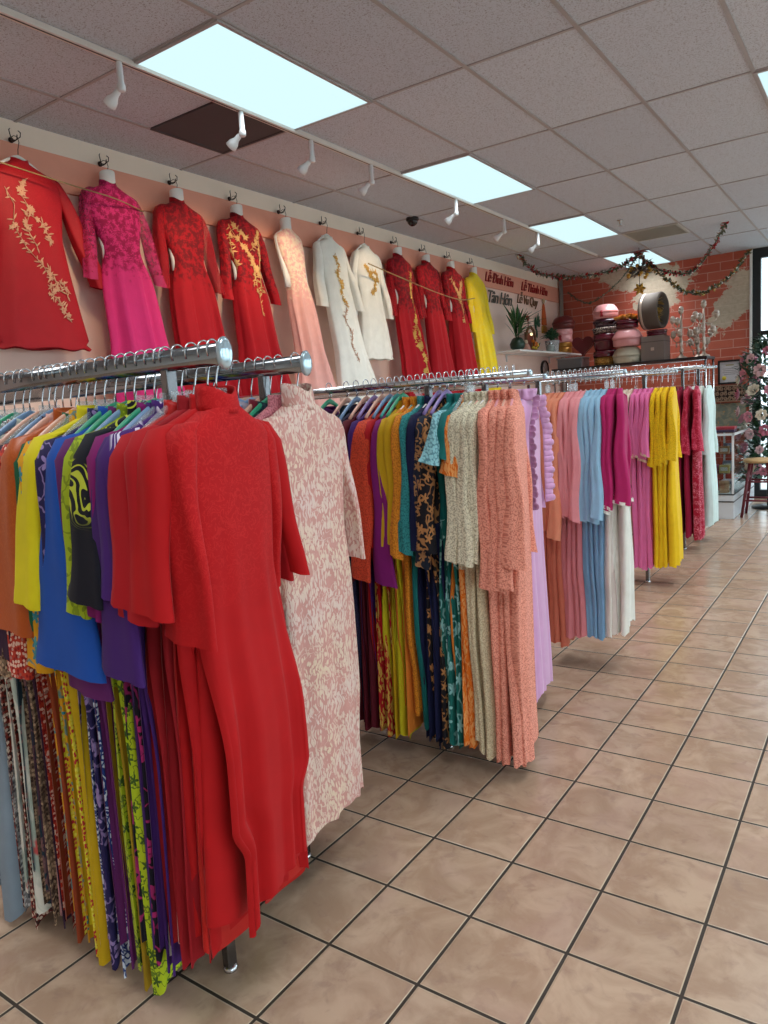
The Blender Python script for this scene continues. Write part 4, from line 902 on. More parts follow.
def bird(y, z, s, lab):
    r = empty('bird_cutout', (X0+.015, y, z)); tag(r, lab, 'decoration', 'green bird cut-outs')
    MB().ball((0, 0, 0), .055, 14, (.25, .55, 1.7)).build('body', M_dkgreen, r)
    w = MB()
    for k in range(5): w.leaf((.012, s*.01, .0), (0, s*(.4+.16*k), .9-.3*k), .17-.012*k, .026, (1, 0, 0))
    w.build('wing', M_dkgreen, r, True, 0, .004)
    w = MB()
    for k in range(3): w.leaf((.01, 0, -.07), (0, -s*.25+.2*k*s, -1), .13, .018, (1, 0, 0))
    w.build('tail', M_dkgreen, r, True, 0, .004)
bird(9.56, 2.66, -1, 'dark green bird cut-out, the nearer of a facing pair'); bird(10.12, 2.62, 1, 'dark green bird cut-out, the farther of a facing pair')
r = empty('heart_cutout', (X0+.012, 9.84, 2.68)); tag(r, 'small red heart ornament between the green birds', 'decoration')
hp = [(.05*math.sin(t)**3, .045*(.81*math.cos(t)-.31*math.cos(2*t)-.12*math.cos(3*t)-.06*math.cos(4*t))) for t in [2*PI*k/32 for k in range(32)]]
MB().grid([[(0, a, b) for a, b in hp], [(.012, a, b) for a, b in hp]], True, True, True).build('heart', M_redglit, r)
MB().tube([(.006, 0, -.03), (.006, .004, -.1), (.006, -.004, -.16)], .006, 6).build('tassel', M_redglit, r)
r = empty('paper_figure', (X0+.012, 10.45, 2.62)); tag(r, 'orange and white paper figure hung near the corner', 'decoration')
MB().lathe([(.1, 0), (.085, .1), (.05, .26), (.03, .3)], 14, Matrix.Diagonal((.15, 1, 1, 1))).build('robe', simple('orange_paper', (206, 96, 40), .7), r)
MB().ball((0, 0, .35), .05, 14, (.3, 1, 1)).build('head', simple('tan_paper', (206, 176, 140), .7), r)
MB().grid([[(0, .09*math.cos(2*PI*k/24), .4+.07*math.sin(2*PI*k/24)) for k in range(24)], [(.01, .11*math.cos(2*PI*k/24), .4+.09*math.sin(2*PI*k/24)) for k in range(24)]], True).build('halo', M_white, r)
MB().lathe([(.11, -.12), (.1, -.02), (.03, 0)], 14, Matrix.Diagonal((.15, 1, 1, 1))).build('base', M_gold, r)
struct(MB().tube([(X0+.06, Y1-.06, 0), (X0+.06, Y1-.06, HC)], .03, 12).build('trim_5', simple('grey_conduit', (150, 140, 134), .5), None))

# ------------------------------------------------------------------ wall shelf and what stands on it
SZ = 2.19; BY = 10.3; TZ = 1.955
r = empty('wall_shelf', (X0, 9.9, SZ)); tag(r, 'white shelf board on the cream wall near the corner', 'shelf')
MB().box(.001, .36, -1.15, 1.12, -.025, 0).build('board', M_shelfw, r, False, .004)
for y in (-.8, .7):
    b = MB().box(.001, .3, y-.012, y+.012, -.04, -.025); b.box(.001, .02, y-.012, y+.012, -.12, -.025); b.build('bracket', M_whitem, r, False)
rr = random.Random(21)
def plant(x, y, z, lab, name, pot, potm, lf, H, n, L, w):
    r = empty(name, (x, y, z)); tag(r, lab, 'plant')
    MB().lathe(pot, 20).build('pot', potm, r); pz = pot[-1][1]
    for k in range(3): MB().tube([(.015*math.cos(k*2.1), .015*math.sin(k*2.1), pz-.02), (.03*math.cos(k*2.1), .03*math.sin(k*2.1), pz+H*.55)], .006, 6).build('stem', lf, r)
    m = MB()
    for k in range(n):
        a = rr.uniform(0, 2*PI); e = rr.uniform(.2, 1.4); zz = pz+H*rr.uniform(.05, .6)
        ca = math.cos(a)*math.cos(e); ca = abs(ca) if x+ca*L*1.2 < X0+.04 else ca
        m.leaf((.03*math.cos(a), .03*math.sin(a), zz), (ca, math.sin(a)*math.cos(e), math.sin(e)), L*rr.uniform(.7, 1.2), w, (0, 0, 1), .05)
    m.build('foliage', lf, r, True, 0, .001)
plant(-3.95, 8.93, SZ, 'spiky green plant in a dark vase on the wall shelf', 'potted_plant', [(.05, 0), (.09, .03), (.1, .08), (.07, .14), (.05, .16)], simple('dark_green_glaze', (30, 54, 40), .3), M_leafg, .3, 40, .32, .016)
plant(-3.96, 10.15, SZ, 'dark bushy plant in a patterned white pot', 'potted_plant', [(.07, 0), (.085, .02), (.1, .16), (.105, .17)], FAB.setdefault('potp', fabric('potp', 'leaf', (210, 208, 206), (70, 70, 80), s=1.5)), M_dleaf, .16, 80, .13, .028)
# shrine ornament
r = empty('arched_ornament', (-4.02, 9.6, SZ)); tag(r, 'arched bamboo ornament with orange flowers and a yellow light', 'ornament')
MB().box(-.08, .08, -.17, .17, 0, .025).build('base', M_maroonw, r, False, .005)
for s in (-1, 1):
    MB().tube([(-.03, s*.15, .02), (-.03, s*.155, .2), (-.03, s*.1, .3), (-.03, 0, .35)], .018, 8).build('arch', simple('brown_bamboo', (112, 70, 44), .6), r)
MB().box(-.06, -.05, -.14, .14, .02, .27).build('screen', simple('red_brown_screen', (130, 62, 44), .6, 0, 30, .4), r, False)
for k in range(12):
    a, b = rr.uniform(-.09, .09), rr.uniform(.05, .16)
    MB().ball((.03, a, b), .026, 8, (1, 1, .8)).build('flower', simple('orange_flower', (214, 112, 26), .6) if k % 3 else simple('yellow_flower', (222, 186, 60), .6), r)
for k in range(4): MB().leaf((.02, -.1+.06*k, .05), (.3, -.5+.3*k, .7), .1, .02, (1, 0, 0)).build('leaf', M_leafg, r)
MB().ball((0, -.04, .24), .02, 10).build('lantern', emis('small_lamp', (1, .8, .4, 1), 1.5), r)
r = empty('figurine', (-3.98, 9.27, SZ)); tag(r, 'small pink and cream seated figurine beside the spiky plant', 'figurine')
MB().lathe([(.06, 0), (.065, .02), (.05, .07), (.03, .1)], 16).build('body', simple('pink_ceramic', (196, 140, 120), .4), r); MB().ball((0, 0, .12), .03, 12).build('head', simple('cream_ceramic', (222, 196, 170), .4), r)
r = empty('glass_jar', (-3.9, 9.93, SZ)); tag(r, 'small grey glass jar beside the patterned pot', 'jar')
MB().lathe([(.045, 0), (.055, .02), (.055, .08), (.035, .1)], 16).build('body', simple('grey_glass', (140, 150, 146), .15), r); MB().lathe([(.036, .1), (.036, .125), (.004, .13)], 16).build('lid', M_chrome, r)

# lacquered gift boxes
def gift_box(x, y, z, R, H, kind, lab, base, lid, knot=None, grp='stacked gift boxes'):
    r = empty('gift_box', (x, y, z)); tag(r, lab, 'gift box', grp)
    if kind == 'dome':
        MB().lathe([(R*.86, 0), (R*.97, H*.04), (R, H*.3), (R, H*.4)], 36).build('body', base, r)
        MB().lathe([(R*1.03, H*.4), (R*1.05, H*.46), (R*1.03, H*.52), (R*.97, H*.6), (R*.88, H*.76), (R*.7, H*.92), (R*.5, H*.985), (R*.2, H), (.002, H)], 36).build('lid', lid, r)
    elif kind == 'drum':
        MB().lathe([(R*.94, 0), (R*.98, H*.04), (R*.98, H*.62)], 36).build('body', base, r)
        MB().lathe([(R*1.03, H*.58), (R*1.04, H*.62), (R*1.03, H*.92), (R*.96, H*.99), (.002, H)], 36).build('lid', lid, r)
    elif kind == 'tier':
        MB().lathe([(R*.8, 0), (R*.86, H*.1), (R*.97, H*.5), (R, H*.62)], 36).build('body', base, r)
        MB().lathe([(R*1.03, H*.6), (R*1.04, H*.7), (R*.96, H*.9), (R*.85, H), (.002, H)], 36).build('lid', lid, r)
    if knot:
        m = MB()
        for a in (0, 2*PI/3, 4*PI/3): m = m
        k = MB().ball((0, -R*1.02, H*.45), .022, 10).build('knot', knot, r)
        MB().lathe([(.022, -.06), (.012, 0), (.006, .02)], 10).build('tassel', knot, k, loc=(0, -R*1.03, H*.42))
    return r
L_pink = simple('pink_lacquer', (228, 158, 160), .3, 0, 0, .2, .5, .3, .04); L_mar = simple('maroon_lacquer', (96, 22, 40), .22, 0, 0, .2, .5, .5); L_dk = simple('dark_maroon_lacquer', (56, 18, 36), .22, 0, 0, .2, .5, .5)
L_gold = simple('gold_lacquer', (176, 122, 50), .3, .5); L_ivy = simple('grey_ivory_lacquer', (186, 178, 158), .35); L_red = simple('red_satin_knot', (170, 26, 44), .5)
L_band = FAB.setdefault('band', fabric('band', 'leaf', (60, 30, 44), (214, 200, 186), s=1.2))
gift_box(-3.96, 10.6, SZ, .12, .16, 'drum', 'gold round box at the end of the wall shelf', L_gold, L_gold)
gift_box(-3.96, 10.6, SZ+.161, .13, .19, 'drum', 'pink round box with red knot, on the gold shelf box', L_pink, L_pink, L_red)
gift_box(-3.96, 10.62, SZ+.352, .16, .19, 'dome', 'dusky red domed box topping the shelf stack', simple('rosewood', (120, 56, 52), .35), simple('dusky_red_lacquer', (112, 36, 36), .3))
r = empty('heart_box', (-3.64, 10.52, TZ+.325)); tag(r, 'maroon heart-shaped box leaning beside the shelf stack', 'gift box')
hp = [(.15*math.sin(t)**3, .15*(.81*math.cos(t)-.31*math.cos(2*t)-.12*math.cos(3*t)-.06*math.cos(4*t))) for t in [2*PI*k/40 for k in range(40)]]
MB().grid([[(a, -.02, b) for a, b in hp], [(a, .06, b) for a, b in hp]], True, True, True).build('body', L_mar, r, False, .006)
MB().grid([[(a*1.04, -.03, b*1.04) for a, b in hp], [(a*1.04, -.012, b*1.04) for a, b in hp]], True, True, True).build('lid', simple('wine_lacquer', (120, 36, 46), .3), r, False, .006)

# tall storage rack under the boxes

r = empty('storage_rack', (-2.9, BY, 0)); tag(r, 'chrome wire storage rack with a dark top shelf against the brick wall', 'rack')
MB().box(-1.05, 1.0, -.24, .3, TZ-.035, TZ).build('top_shelf', simple('black_shelf', (36, 32, 34), .4), r, False, .004)
for x, y in ((-1.02, -.22), (.98, -.22), (-1.02, .28), (.98, .28)):
    MB().tube([(x, y, 0), (x, y, TZ-.03)], .014, 10).build('post', M_chrome, r)
for z in (TZ-.05, TZ-.2):
    MB().tube([(-1.02, -.24, z), (.98, -.24, z)], .006, 8).build('rail', M_chrome, r)
for z in (.2, .9):
    w = MB()
    for k in range(14): w.box(-1.02, .98, -.215+k*.038, -.209+k*.038, z, z+.006)
    w.build('wire_shelf', M_chrome, r, False)
bx = -3.27
gift_box(bx, BY+.1, TZ, .172, .2, 'drum', 'gold patterned round box at the bottom of the tallest stack', FAB.setdefault('goldp', fabric('goldp', 'vine', (150, 96, 44), (214, 170, 90), (200, 150, 70), s=1.6, rough=.35, metal=.4)), L_mar)
gift_box(bx, BY+.1, TZ+.202, .182, .24, 'tier', 'maroon tiered box above the gold patterned box', L_mar, L_mar)
gift_box(bx, BY+.1, TZ+.444, .175, .075, 'drum', 'dark box with a pale patterned band, in the tallest stack', L_band, L_band)
gift_box(bx, BY+.1, TZ+.521, .17, .11, 'tier', 'glossy dark maroon box under the pink dome', L_dk, L_dk)
gift_box(bx, BY+.1, TZ+.633, .17, .2, 'dome', 'pink domed box with a red knot topping the tallest stack', L_pink, L_pink, L_red)
bx = -2.925
gift_box(bx, BY-.08, TZ, .19, .22, 'dome', 'grey-ivory domed box at the bottom beside the grey case', L_ivy, L_ivy)
gift_box(bx, BY-.08, TZ+.222, .19, .235, 'dome', 'large pink domed box resting on the grey-ivory one', L_pink, L_pink)
r = gift_box(bx, BY-.08, TZ+.46, .15, .11, 'drum', 'maroon tray box heaped with orange flowers', L_mar, L_mar)
for k in range(44):
    a = rr.uniform(0, 6.28); d = .16*math.sqrt(rr.random())
    m = MB()
    for j in range(5): m.leaf((d*math.cos(a), d*math.sin(a), .1+.06*(1-(d/.17)**2)), (math.cos(j*1.257), math.sin(j*1.257), .7), .06, .022)
    m.build('flower', simple('marigold_petal', (218, 116, 30), .6) if k % 2 else simple('amber_petal', (214, 150, 60), .6), r, True, 0, .001)
r = empty('storage_case', (-2.575, BY-.02, TZ)); tag(r, 'grey textured square case between the domed boxes and candelabra', 'case')
m_gc = simple('grey_woven_case', (122, 108, 102), .6, 0, 70, .6)
MB().box(-.15, .15, -.16, .16, 0, .32).build('body', m_gc, r, False, .008); MB().box(-.152, .152, -.163, .163, .24, .25).build('lid_seam', simple('seam', (84, 74, 70), .6), r, False); MB().box(-.02, .02, -.17, -.158, .13, .17).build('latch', M_silver, r, False, .003)
gift_box(-2.56, BY, TZ+.322, .13, .08, 'drum', 'small maroon box carrying the tilted drum', L_mar, L_mar)
r = empty('round_drum', (-2.6, BY, TZ+.402+.25)); tag(r, 'grey drum box standing on edge with gold flowers inside its open face', 'gift box')
Mx = Matrix.Rotation(-.12, 4, 'Z') @ Matrix.Rotation(PI/2, 4, 'Y')
MB().lathe([(.215, -.13), (.235, -.12), (.235, .12), (.225, .13), (.195, .125), (.19, -.06), (.002, -.06)], 40, Mx, False).build('shell', simple('grey_felt_drum', (92, 80, 72), .7, 0, 40, .4), r, True, 0, 0)
MB().lathe([(.235, -.1), (.239, -.095), (.239, -.075), (.235, -.07)], 40, Mx, False).build('trim_ring', M_silver, r)
m = MB()
for k in range(40):
    a = rr.uniform(0, 6.28); d = rr.uniform(.03, .17); p = Mx @ Vector((d*math.cos(a), d*math.sin(a), .02)); q = Mx.to_3x3() @ Vector((math.cos(a*3), math.sin(a*3), 1.2))
    m.leaf(p, q, .09, .025, (0, 0, 1))
m.build('flower_filling', simple('gold_green_petals', (186, 144, 60), .5, .2, 0, .2, .5, 0, .4), r, True, 0, .001)

def candelabra(x, y, H, n, lab):
    r = empty('candelabra', (x, y, TZ)); tag(r, lab, 'candelabra', 'crystal candelabra on the storage rack')
    MB().lathe([(.075, 0), (.07, .012), (.03, .03), (.016, .06)], 18).build('base', M_silver, r)
    MB().lathe([(.016, .06), (.024, .1), (.012, .14), (.022, .2), (.012, .26), (.018, H*.6), (.01, H-.08)], 14).build('stem', M_silver, r)
    def cup(p, par):
        c = MB().lathe([(.01, 0), (.03, .02), (.036, .048), (.03, .052)], 14).build('bowl', M_silver, par, loc=p)
        MB().ball((0, 0, .068), .034, 12).build('crystal_ball', simple('crystal', (204, 188, 176), .15, .2), c)
    cup((0, 0, H-.1), r)
    for lev, hh, RR in ((0, H*.66, .15), (1, H*.4, .12)):
        for k in range(n):
            a = 2*PI*k/n+lev*.6; c, s = math.cos(a), math.sin(a)
            ar = MB().tube([(0, 0, hh-.04), (c*RR*.5, s*RR*.5, hh-.06), (c*RR*.95, s*RR*.95, hh-.03), (c*RR, s*RR, hh)], .006, 6).build('arm', M_silver, r)
            cup((c*RR, s*RR, hh), ar)
            MB().tube([(c*RR*.6, s*RR*.6, hh-.06), (c*RR*.6, s*RR*.6, hh-.12)], .008, 6).build('crystal_drop', M_silver, ar)
candelabra(-2.24, BY-.07, .66, 3, 'crystal candelabra nearest the grey case')
candelabra(-2.09, BY+.21, .4, 3, 'shorter crystal candelabra between the two taller ones')
candelabra(-1.96, BY-.1, .7, 3, 'tallest crystal candelabra at the rack end')

r = empty('wall_clock', (X0+.001, 10.4, 1.98)); tag(r, 'small round black and white clock under the wall shelf', 'clock')
Ry = Matrix.Rotation(PI/2, 4, 'Y')
MB().lathe([(.13, 0), (.13, .03), (.115, .036), (.112, .02)], 28, Ry, False).build('case', M_black, r); MB().lathe([(.002, .014), (.113, .014), (.113, .016), (.002, .016)], 28, Ry).build('dial', M_white, r)
for a, L in ((.7, .06), (2.6, .085)): MB().box(.017, .02, -.004, .004, 0, L, Matrix.Rotation(a, 4, 'X')).build('hand', M_black, r, False)
r = empty('storage_bin', (-3.73, 10.4, TZ-.05)); tag(r, 'grey plastic bin on the dark rack shelf near the corner', 'bin')
MB().box(-.19, .16, -.18, .16, .05, .2).build('body', simple('grey_bin', (110, 106, 108), .4), r, False, .01); MB().box(-.2, .17, -.19, .17, .18, .2).build('rim', simple('grey_rim', (132, 128, 130), .4), r, False, .005)

# ------------------------------------------------------------------ things on the brick wall, the counter and the stool
def on_wall(x0, x1, z0, z1): return (x0+x1)/2, Y1, (z0+z1)/2, (x1-x0)/2, (z1-z0)/2
x, y, z, w, h = on_wall(-1.95, -1.655, 1.585, 1.91)
r = empty('picture_frame', (x, y, z)); tag(r, 'black framed certificate with a gold seal on the brick wall', 'certificate')
fr = MB()
for a, b, c, d in ((-w, -w+.025, -h, h), (w-.025, w, -h, h), (-w+.025, w-.025, -h, -h+.025), (-w+.025, w-.025, h-.025, h)): fr.box(a, b, -.03, -.002, c, d)
fr.build('frame', M_black, r, False)
MB().box(-w+.025, w-.025, -.012, -.006, -h+.025, h-.025).build('paper', simple('certificate_paper', (202, 200, 204), .7), r, False)
MB().lathe([(.002, .012), (.028, .012), (.028, .015), (.002, .015)], 20, Matrix.Rotation(PI/2, 4, 'X')).build('seal', simple('gold_seal', (214, 196, 60), .5), r, loc=(-.07, 0, -.08))
for k, (zz, ww) in enumerate(((.09, .05), (.045, .09), (.02, .08), (-.005, .09), (-.03, .07))):
    MB().box(-ww, ww, -.0135, -.012, zz-.004, zz+.004 if k else zz+.012).build('text_line', simple('ink', (160, 156, 120) if k == 0 else (150, 148, 152), .8), r, False)
x, y, z, w, h = on_wall(-2.0, -1.6, 1.345, 1.57)
r = empty('carved_panel', (x, y, z)); tag(r, 'brown pierced scrollwork panel below the certificate', 'panel')
MB().box(-w, w, -.03, -.002, -h, h).build('backing', simple('dark_backing', (56, 42, 38), .8), r, False)
m = MB()
for a, b, c, d in ((-w, -w+.018, -h, h), (w-.018, w, -h, h), (-w, w, -h, -h+.018), (-w, w, h-.018, h)): m.box(a, b, -.042, -.028, c, d)
m.build('border', simple('tan_carving', (150, 122, 100), .6), r, False)
m_car = simple('tan_scroll', (154, 126, 104), .6)
for ix in range(7):
    for iz in range(3):
        cx, cz = -w+.045+ix*(2*w-.09)/6, -h+.045+iz*(2*h-.09)/2; s = 1 if (ix+iz) % 2 else -1
        MB().tube([(cx+(.026-.0017*k)*math.cos(s*k*.8+iz), -.034, cz+(.03-.0018*k)*math.sin(s*k*.8+iz)) for k in range(13)], .006, 6).build('scroll', m_car, r)
x, y, z, w, h = on_wall(-2.0, -1.6, .98, 1.325)
r = empty('marbled_board', (x, y, z)); tag(r, 'grey-green marbled floral board under the scrollwork panel', 'picture')
MB().box(-w, w, -.022, -.002, -h, h).build('board', fabric('marbled', 'wash', (120, 128, 116), (150, 146, 126), (176, 140, 96), s=2.2, sheen=0), r, False, .004)
MB().box(-w-.012, w+.012, -.026, -.004, -h-.012, -h).build('ledge', M_dchrome, r, False)

r = empty('display_case', (-1.66, 10.1, 0)); tag(r, 'glass display case on a white base at the end of the racks', 'display case')
cx0, cx1, cy0, cy1 = -.19, .19, -.8, .8
MB().box(cx0, cx1, cy0, cy1, 0, .3).build('base', simple('white_base', (206, 210, 214), .35), r, False, .006)
for z in (.2, .285): MB().box(cx0-.004, cx1+.004, cy0-.005, cy1, z, z+.014).build('black_strip', M_black, r, False)
for x in (cx0, cx1-.022):
    for y in (cy0, cy1-.022): MB().box(x, x+.022, y, y+.022, .3, .985).build('post', M_whitem, r, False)
tf = MB()
for a, b, c, d in ((cx0-.01, cx0+.015, cy0-.01, cy1), (cx1-.015, cx1+.01, cy0-.01, cy1), (cx0, cx1, cy0-.01, cy0+.015), (cx0, cx1, cy1-.015, cy1)): tf.box(a, b, c, d, .985, 1.01)
tf.build('top_frame', M_whitem, r, False)
MB().box(cx0, cx1, cy0, cy1, .992, .998).build('top_pane', M_cglass, r, False)
MB().box(cx0+.02, cx1-.02, cy0+.004, cy0+.009, .3, .985).build('front_pane', M_cglass, r, False)
MB().box(cx1-.009, cx1-.004, cy0+.02, cy1-.02, .3, .985).build('side_pane', M_cglass, r, False)
for z in (.53, .76): MB().box(cx0+.01, cx1-.012, cy0+.03, cy1-.02, z, z+.006).build('glass_shelf', M_cglass, r, False)
goods = [(203, 160, 168), (190, 70, 66), (196, 150, 110), (120, 130, 150), (214, 200, 190), (160, 60, 90), (206, 190, 120), (150, 170, 190)]
k = 0
glab = {}
for zi, z in enumerate((.301, .537, .767)):
    for xi in range(2):
        for yi in range(2):
            c = goods[k % 8]; k += 1
            X = -1.66-.08+xi*.15; Y = 9.42+yi*.24+rr.uniform(-.02, .02); hh = rr.uniform(.08, .16)
            shelf = ('bottom', 'middle', 'top')[zi]
            if k % 3 == 0:
                o = empty('bangle_tin', (X, Y, z)); tag(o, 'small round tin on the %s shelf of the display case, %s row, place %d' % (shelf, ('front', 'back')[yi], xi+1), 'tin', 'goods in the display case')
                MB().lathe([(.05, 0), (.055, .01), (.055, hh*.7)], 16).build('body', simple('tin_paint', c, .4), o); MB().lathe([(.058, hh*.7), (.058, hh*.9), (.05, hh), (.002, hh)], 16).build('lid', simple('tin_lid', tuple(min(255, v+25) for v in c), .4), o)
            else:
                o = empty('boxed_accessory', (X, Y, z)); tag(o, 'small carton on the %s shelf of the display case, %s row, place %d' % (shelf, ('front', 'back')[yi], xi+1), 'carton', 'goods in the display case')
                MB().box(-.055, .055, -.04, .04, 0, hh).build('carton', simple('carton_paint', c, .6), o, False, .003); MB().box(-.04, .04, -.042, -.039, hh*.3, hh*.75).build('label_patch', simple('carton_label', (226, 220, 214), .6), o, False)
for i, (dx, dy, z, w, l, h, c, lab) in enumerate(((0, 0, 1.011, .12, .1, .03, (60, 46, 70), 'dark purple flat box on the display case, under the red one'), (.01, .01, 1.042, .11, .09, .035, (150, 50, 60), 'red flat box lying on the dark purple box'), (-.16, -.16, 1.011, .035, .05, .09, (40, 30, 36), 'black upright box on the display case beside the flat boxes'))):
    o = empty('flat_box', (-1.62+dx, 9.6+dy, z)); tag(o, lab, 'box'); MB().box(-w, w, -l, l, 0, h*.7).build('tray', simple('flat_box_paint', c, .4), o, False, .003); MB().box(-w-.003, w+.003, -l-.003, l+.003, h*.45, h).build('lid', simple('flat_box_lid', tuple(int(v*1.15) for v in c), .4), o, False, .003)

# bar stool
r = empty('bar_stool', (-1.24, 9.62, 0), .0); tag(r, 'maroon bar stool with a round pale wooden seat', 'stool')
MB().lathe([(.002, .64), (.15, .64), (.175, .65), (.18, .665), (.175, .68), (.16, .686), (.002, .684)], 32).build('seat', M_wood, r)
lg = [(math.cos(a), math.sin(a)) for a in (PI/4, 3*PI/4, 5*PI/4, 7*PI/4)]
for c, s in lg: MB().tube([(c*.24, s*.24, 0), (c*.13, s*.13, .642)], .018, 10, [.016, .019]).build('leg', M_maroonw, r)
for z, pr in ((.2, ((0, 1), (2, 3))), (.27, ((1, 2), (3, 0))), (.42, ((0, 1), (2, 3))), (.47, ((1, 2), (3, 0)))):
    R = lerp(.24, .13, z/.642)
    for i, j in pr: MB().tube([(lg[i][0]*R, lg[i][1]*R, z), (lg[j][0]*R, lg[j][1]*R, z)], .011, 8).build('rung', M_maroonw, r)

# column of flowers before the window
r = empty('flower_column', (-1.22, 10.3, 0)); tag(r, 'tall column of greenery and pink roses before the shop window', 'floral display')
MB().tube([(0, 0, 0), (0, 0, 2.0)], .025, 10).build('pole', M_black, r); MB().lathe([(.2, 0), (.2, .02), (.03, .03)], 24).build('base', M_black, r)
for part, mm, n in (('foliage', M_dleaf, 900), ('pale_foliage', M_teal, 420)):
    m = MB()
    for k in range(n):
        z = rr.uniform(.35, 2.12); a = rr.uniform(0, 2*PI); R = (.27+.07*math.sin(z*4.3))*rr.uniform(.55, 1.0)*min(1, (2.25-z)*2.2)
        e = rr.uniform(-.7, .9); b = a+rr.uniform(-.7, .7)
        m.leaf((R*math.cos(a), R*math.sin(a), z), (math.cos(b)*math.cos(e), math.sin(b)*math.cos(e), math.sin(e)), rr.uniform(.08, .15), rr.uniform(.016, .03))
    o = m.build(part, mm, r, True, 0, 0); o['kind'] = 'stuff'
def rose(p, R, m, par):
    mb = MB()
    for ring, n in ((.25, 4), (.55, 5), (.85, 7)):
        for j in range(n):
            a = 2*PI*j/n+ring*3; c, s = math.cos(a), math.sin(a); rows = []
            for i in range(5):
                t = i/4; row = []
                for q in (-1, 0, 1):
                    aa = a+q*.55*math.sin(PI*(.15+.75*t)); rad = R*ring*(.35+.65*t)
                    row.append((rad*math.cos(aa), rad*math.sin(aa), R*(.75-ring*.55)*t+.01))
                rows.append(row)
            mb.grid(rows)
    o = mb.build('rose', m, par, True, 0, .002); d = Vector((p[0], p[1], .05+rr.uniform(-.1, .15))).normalized()
    o.location = p; o.rotation_euler = d.to_track_quat('Z', 'Y').to_euler()
rm = [simple('pink_rose', (222, 150, 168), .6), simple('pale_rose', (228, 190, 194), .6), simple('dusty_rose', (196, 116, 138), .6), simple('cream_rose', (226, 216, 196), .6)]
for k in range(64):
    z = .42+1.65*(k+.5)/64+rr.uniform(-.05, .05); a = -PI/2+(k % 9-4)*.62+rr.uniform(-.25, .25); R = .33*min(1, (2.3-z)*2)
    rose((R*math.cos(a), R*math.sin(a), z), rr.uniform(.06, .1), rm[k % 4 if k % 5 else 0], r)

# ------------------------------------------------------------------ tinsel garlands and the hanging ornament
M_tin = [simple('silver_tinsel', (190, 186, 176), .25, .8), simple('gold_tinsel', (186, 150, 80), .25, .8), simple('red_tinsel', (170, 30, 40), .3, .5), simple('green_tinsel', (70, 84, 60), .35, .3)]
def garland(pts, lab, n, mats, sz, seed, name='tinsel_garland'):
    q = random.Random(seed); r = empty(name, pts[0]); tag(r, lab, 'garland', 'tinsel garlands')
    o = Vector(pts[0]); P = []
    for i in range(n+1):
        u = i/n*(len(pts)-1); k = min(int(u), len(pts)-2); e = u-k
        p = [Vector(pts[max(0, min(len(pts)-1, k+d))]) for d in (-1, 0, 1, 2)]
        P.append(.5*((2*p[1])+(p[2]-p[0])*e+(2*p[0]-5*p[1]+4*p[2]-p[3])*e*e+(3*p[1]-p[0]-3*p[2]+p[3])*e**3)-o)
    MB().tube(P, .006, 6).build('cord', M_tin[3], r)
    ms = [MB() for _ in mats]
    for i, p in enumerate(P):
        for _ in range(5):
            d = Vector((q.uniform(-1, 1), q.uniform(-1, 1), q.uniform(-1, 1))); k = q.randrange(len(mats))
            ms[k].leaf(p, d, sz*q.uniform(.6, 1.2), sz*.28, (q.random(), q.random(), 1))
    for m, mi in zip(ms, mats): ob = m.build(('silver', 'gold', 'red', 'green')[mi]+'_foil', M_tin[mi], r, True, 0, .0006); ob['kind'] = 'stuff'
O = Vector((-2.6, 9.65, 3.25))
garland([(-3.8, 8.7, HC-.01), (-3.78, 9.3, 3.17), (-3.4, 9.5, 3.08), (-2.95, 9.6, 3.1), tuple(O)], 'tinsel garland sagging from the cream wall to the hanging ornament', 70, (0, 3, 2), .055, 1)
garland([tuple(O), (-2.35, 9.62, 3.02), (-2.0, 9.55, 2.92), (-1.75, 9.35, 3.06), (-1.51, 9.07, HC-.01)], 'tinsel garland with red bows rising to the ceiling over the aisle', 60, (0, 3, 2), .05, 2)
garland([tuple(O), (-2.35, 9.85, 2.95), (-2.02, 10.0, 2.72), (-1.72, 10.4, 2.9), (-1.55, 10.95, 3.28)], 'lower tinsel garland sagging across the brick wall', 70, (0, 1, 3), .055, 3)
garland([tuple(O), (-2.95, 9.9, 2.98), (-3.5, 10.4, 2.84), (-4.0, 10.95, 3.1)], 'thin dark garland dipping towards the corner conduit', 46, (3,), .03, 4)
r = empty('hanging_ornament', (O.x, O.y, 0)); tag(r, 'hanging ornament of dark leaves, gold berries and a pendant star', 'ornament')
MB().tube([(0, 0, HC), (0, 0, 2.86)], .004, 6).build('cord', M_wire, r)
m = MB()
for k in range(46):
    a = rr.uniform(0, 6.28); e = rr.uniform(-.6, .6); m.leaf((.05*math.cos(a), .05*math.sin(a), 3.06+rr.uniform(-.06, .06)), (math.cos(a), math.sin(a), e), .14, .022)
m.build('leaf_wreath', M_blackc, r, True, 0, .001)
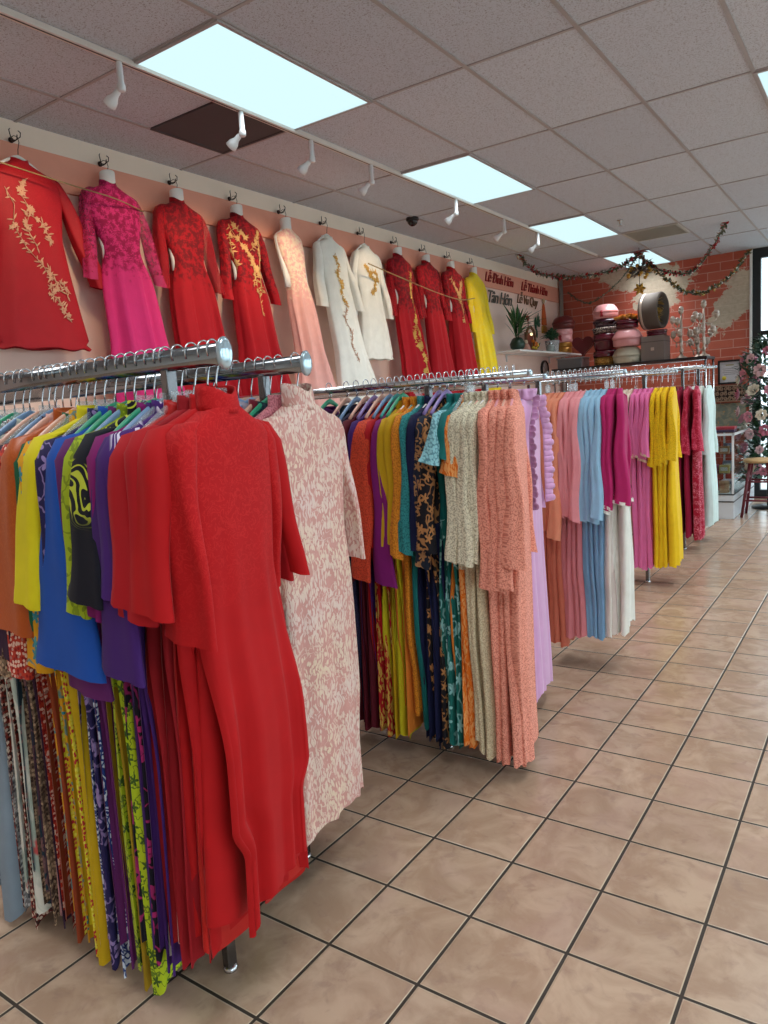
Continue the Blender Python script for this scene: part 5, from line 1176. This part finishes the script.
for k in range(14):
    a = k*2.4; MB().ball((.13*math.cos(a), .13*math.sin(a), 3.04+.06*math.sin(k)), .024, 10).build('gold_berry', M_gold, r)
for k in range(3): MB().leaf((0, 0, HC-.05), (math.cos(k*2.1), math.sin(k*2.1), -.2), .13, .05).build('top_bow', M_tin[2], r, True, 0, .001)
m = MB()
for k in range(6): m.leaf((0, 0, 2.83), (math.cos(k*1.05), 0, math.sin(k*1.05)), .08, .022, (0, 1, 0))
m.build('pendant_star', M_gold, r, True, 0, .004)
# fine gold ribbons strung from the ceiling along the wall
M_rib = simple('pale_gold_ribbon', (150, 128, 84), .5, .2)
def ribbon(pts, lab, w=.004):
    o = Vector(pts[0]); P = []
    n = 40
    for i in range(n+1):
        u = i/n*(len(pts)-1); k = min(int(u), len(pts)-2); e = u-k
        p = [Vector(pts[max(0, min(len(pts)-1, k+d))]) for d in (-1, 0, 1, 2)]
        P.append(.5*((2*p[1])+(p[2]-p[0])*e+(2*p[0]-5*p[1]+4*p[2]-p[3])*e*e+(3*p[1]-p[0]-3*p[2]+p[3])*e**3)-o)
    r = empty('gold_ribbon', pts[0]); tag(r, lab, 'ribbon', 'gold ribbons along the wall')
    MB().tube(P, w, 6).build('cord', M_rib, r)
ribbon([(-3.9, 5.62, 2.86), (-3.86, 6.1, 2.78), (-3.84, 6.7, 2.7), (-3.88, 7.3, 2.68), (-3.93, 7.75, 2.74)], 'thin gold ribbon swagged across the red and yellow wall dresses', .006)
ribbon([(-3.95, 2.3, 2.99), (-3.93, 2.7, 2.95), (-3.93, 3.0, 2.93), (-4.05, 3.3, 2.93)], 'thin gold ribbon running past the red jacket collar', .004)

# ------------------------------------------------------------------ world, view
w = bpy.data.worlds.new('world'); sc.world = w; w.use_nodes = True
bg = w.node_tree.nodes['Background']; bg.inputs[0].default_value = (.80, .91, 1.0, 1); bg.inputs[1].default_value = 2.6
sc.view_settings.view_transform = 'Standard'; sc.view_settings.look = 'None'; sc.view_settings.gamma = 1; sc.view_settings.use_curve_mapping = False
sc.view_settings.exposure = 0.4
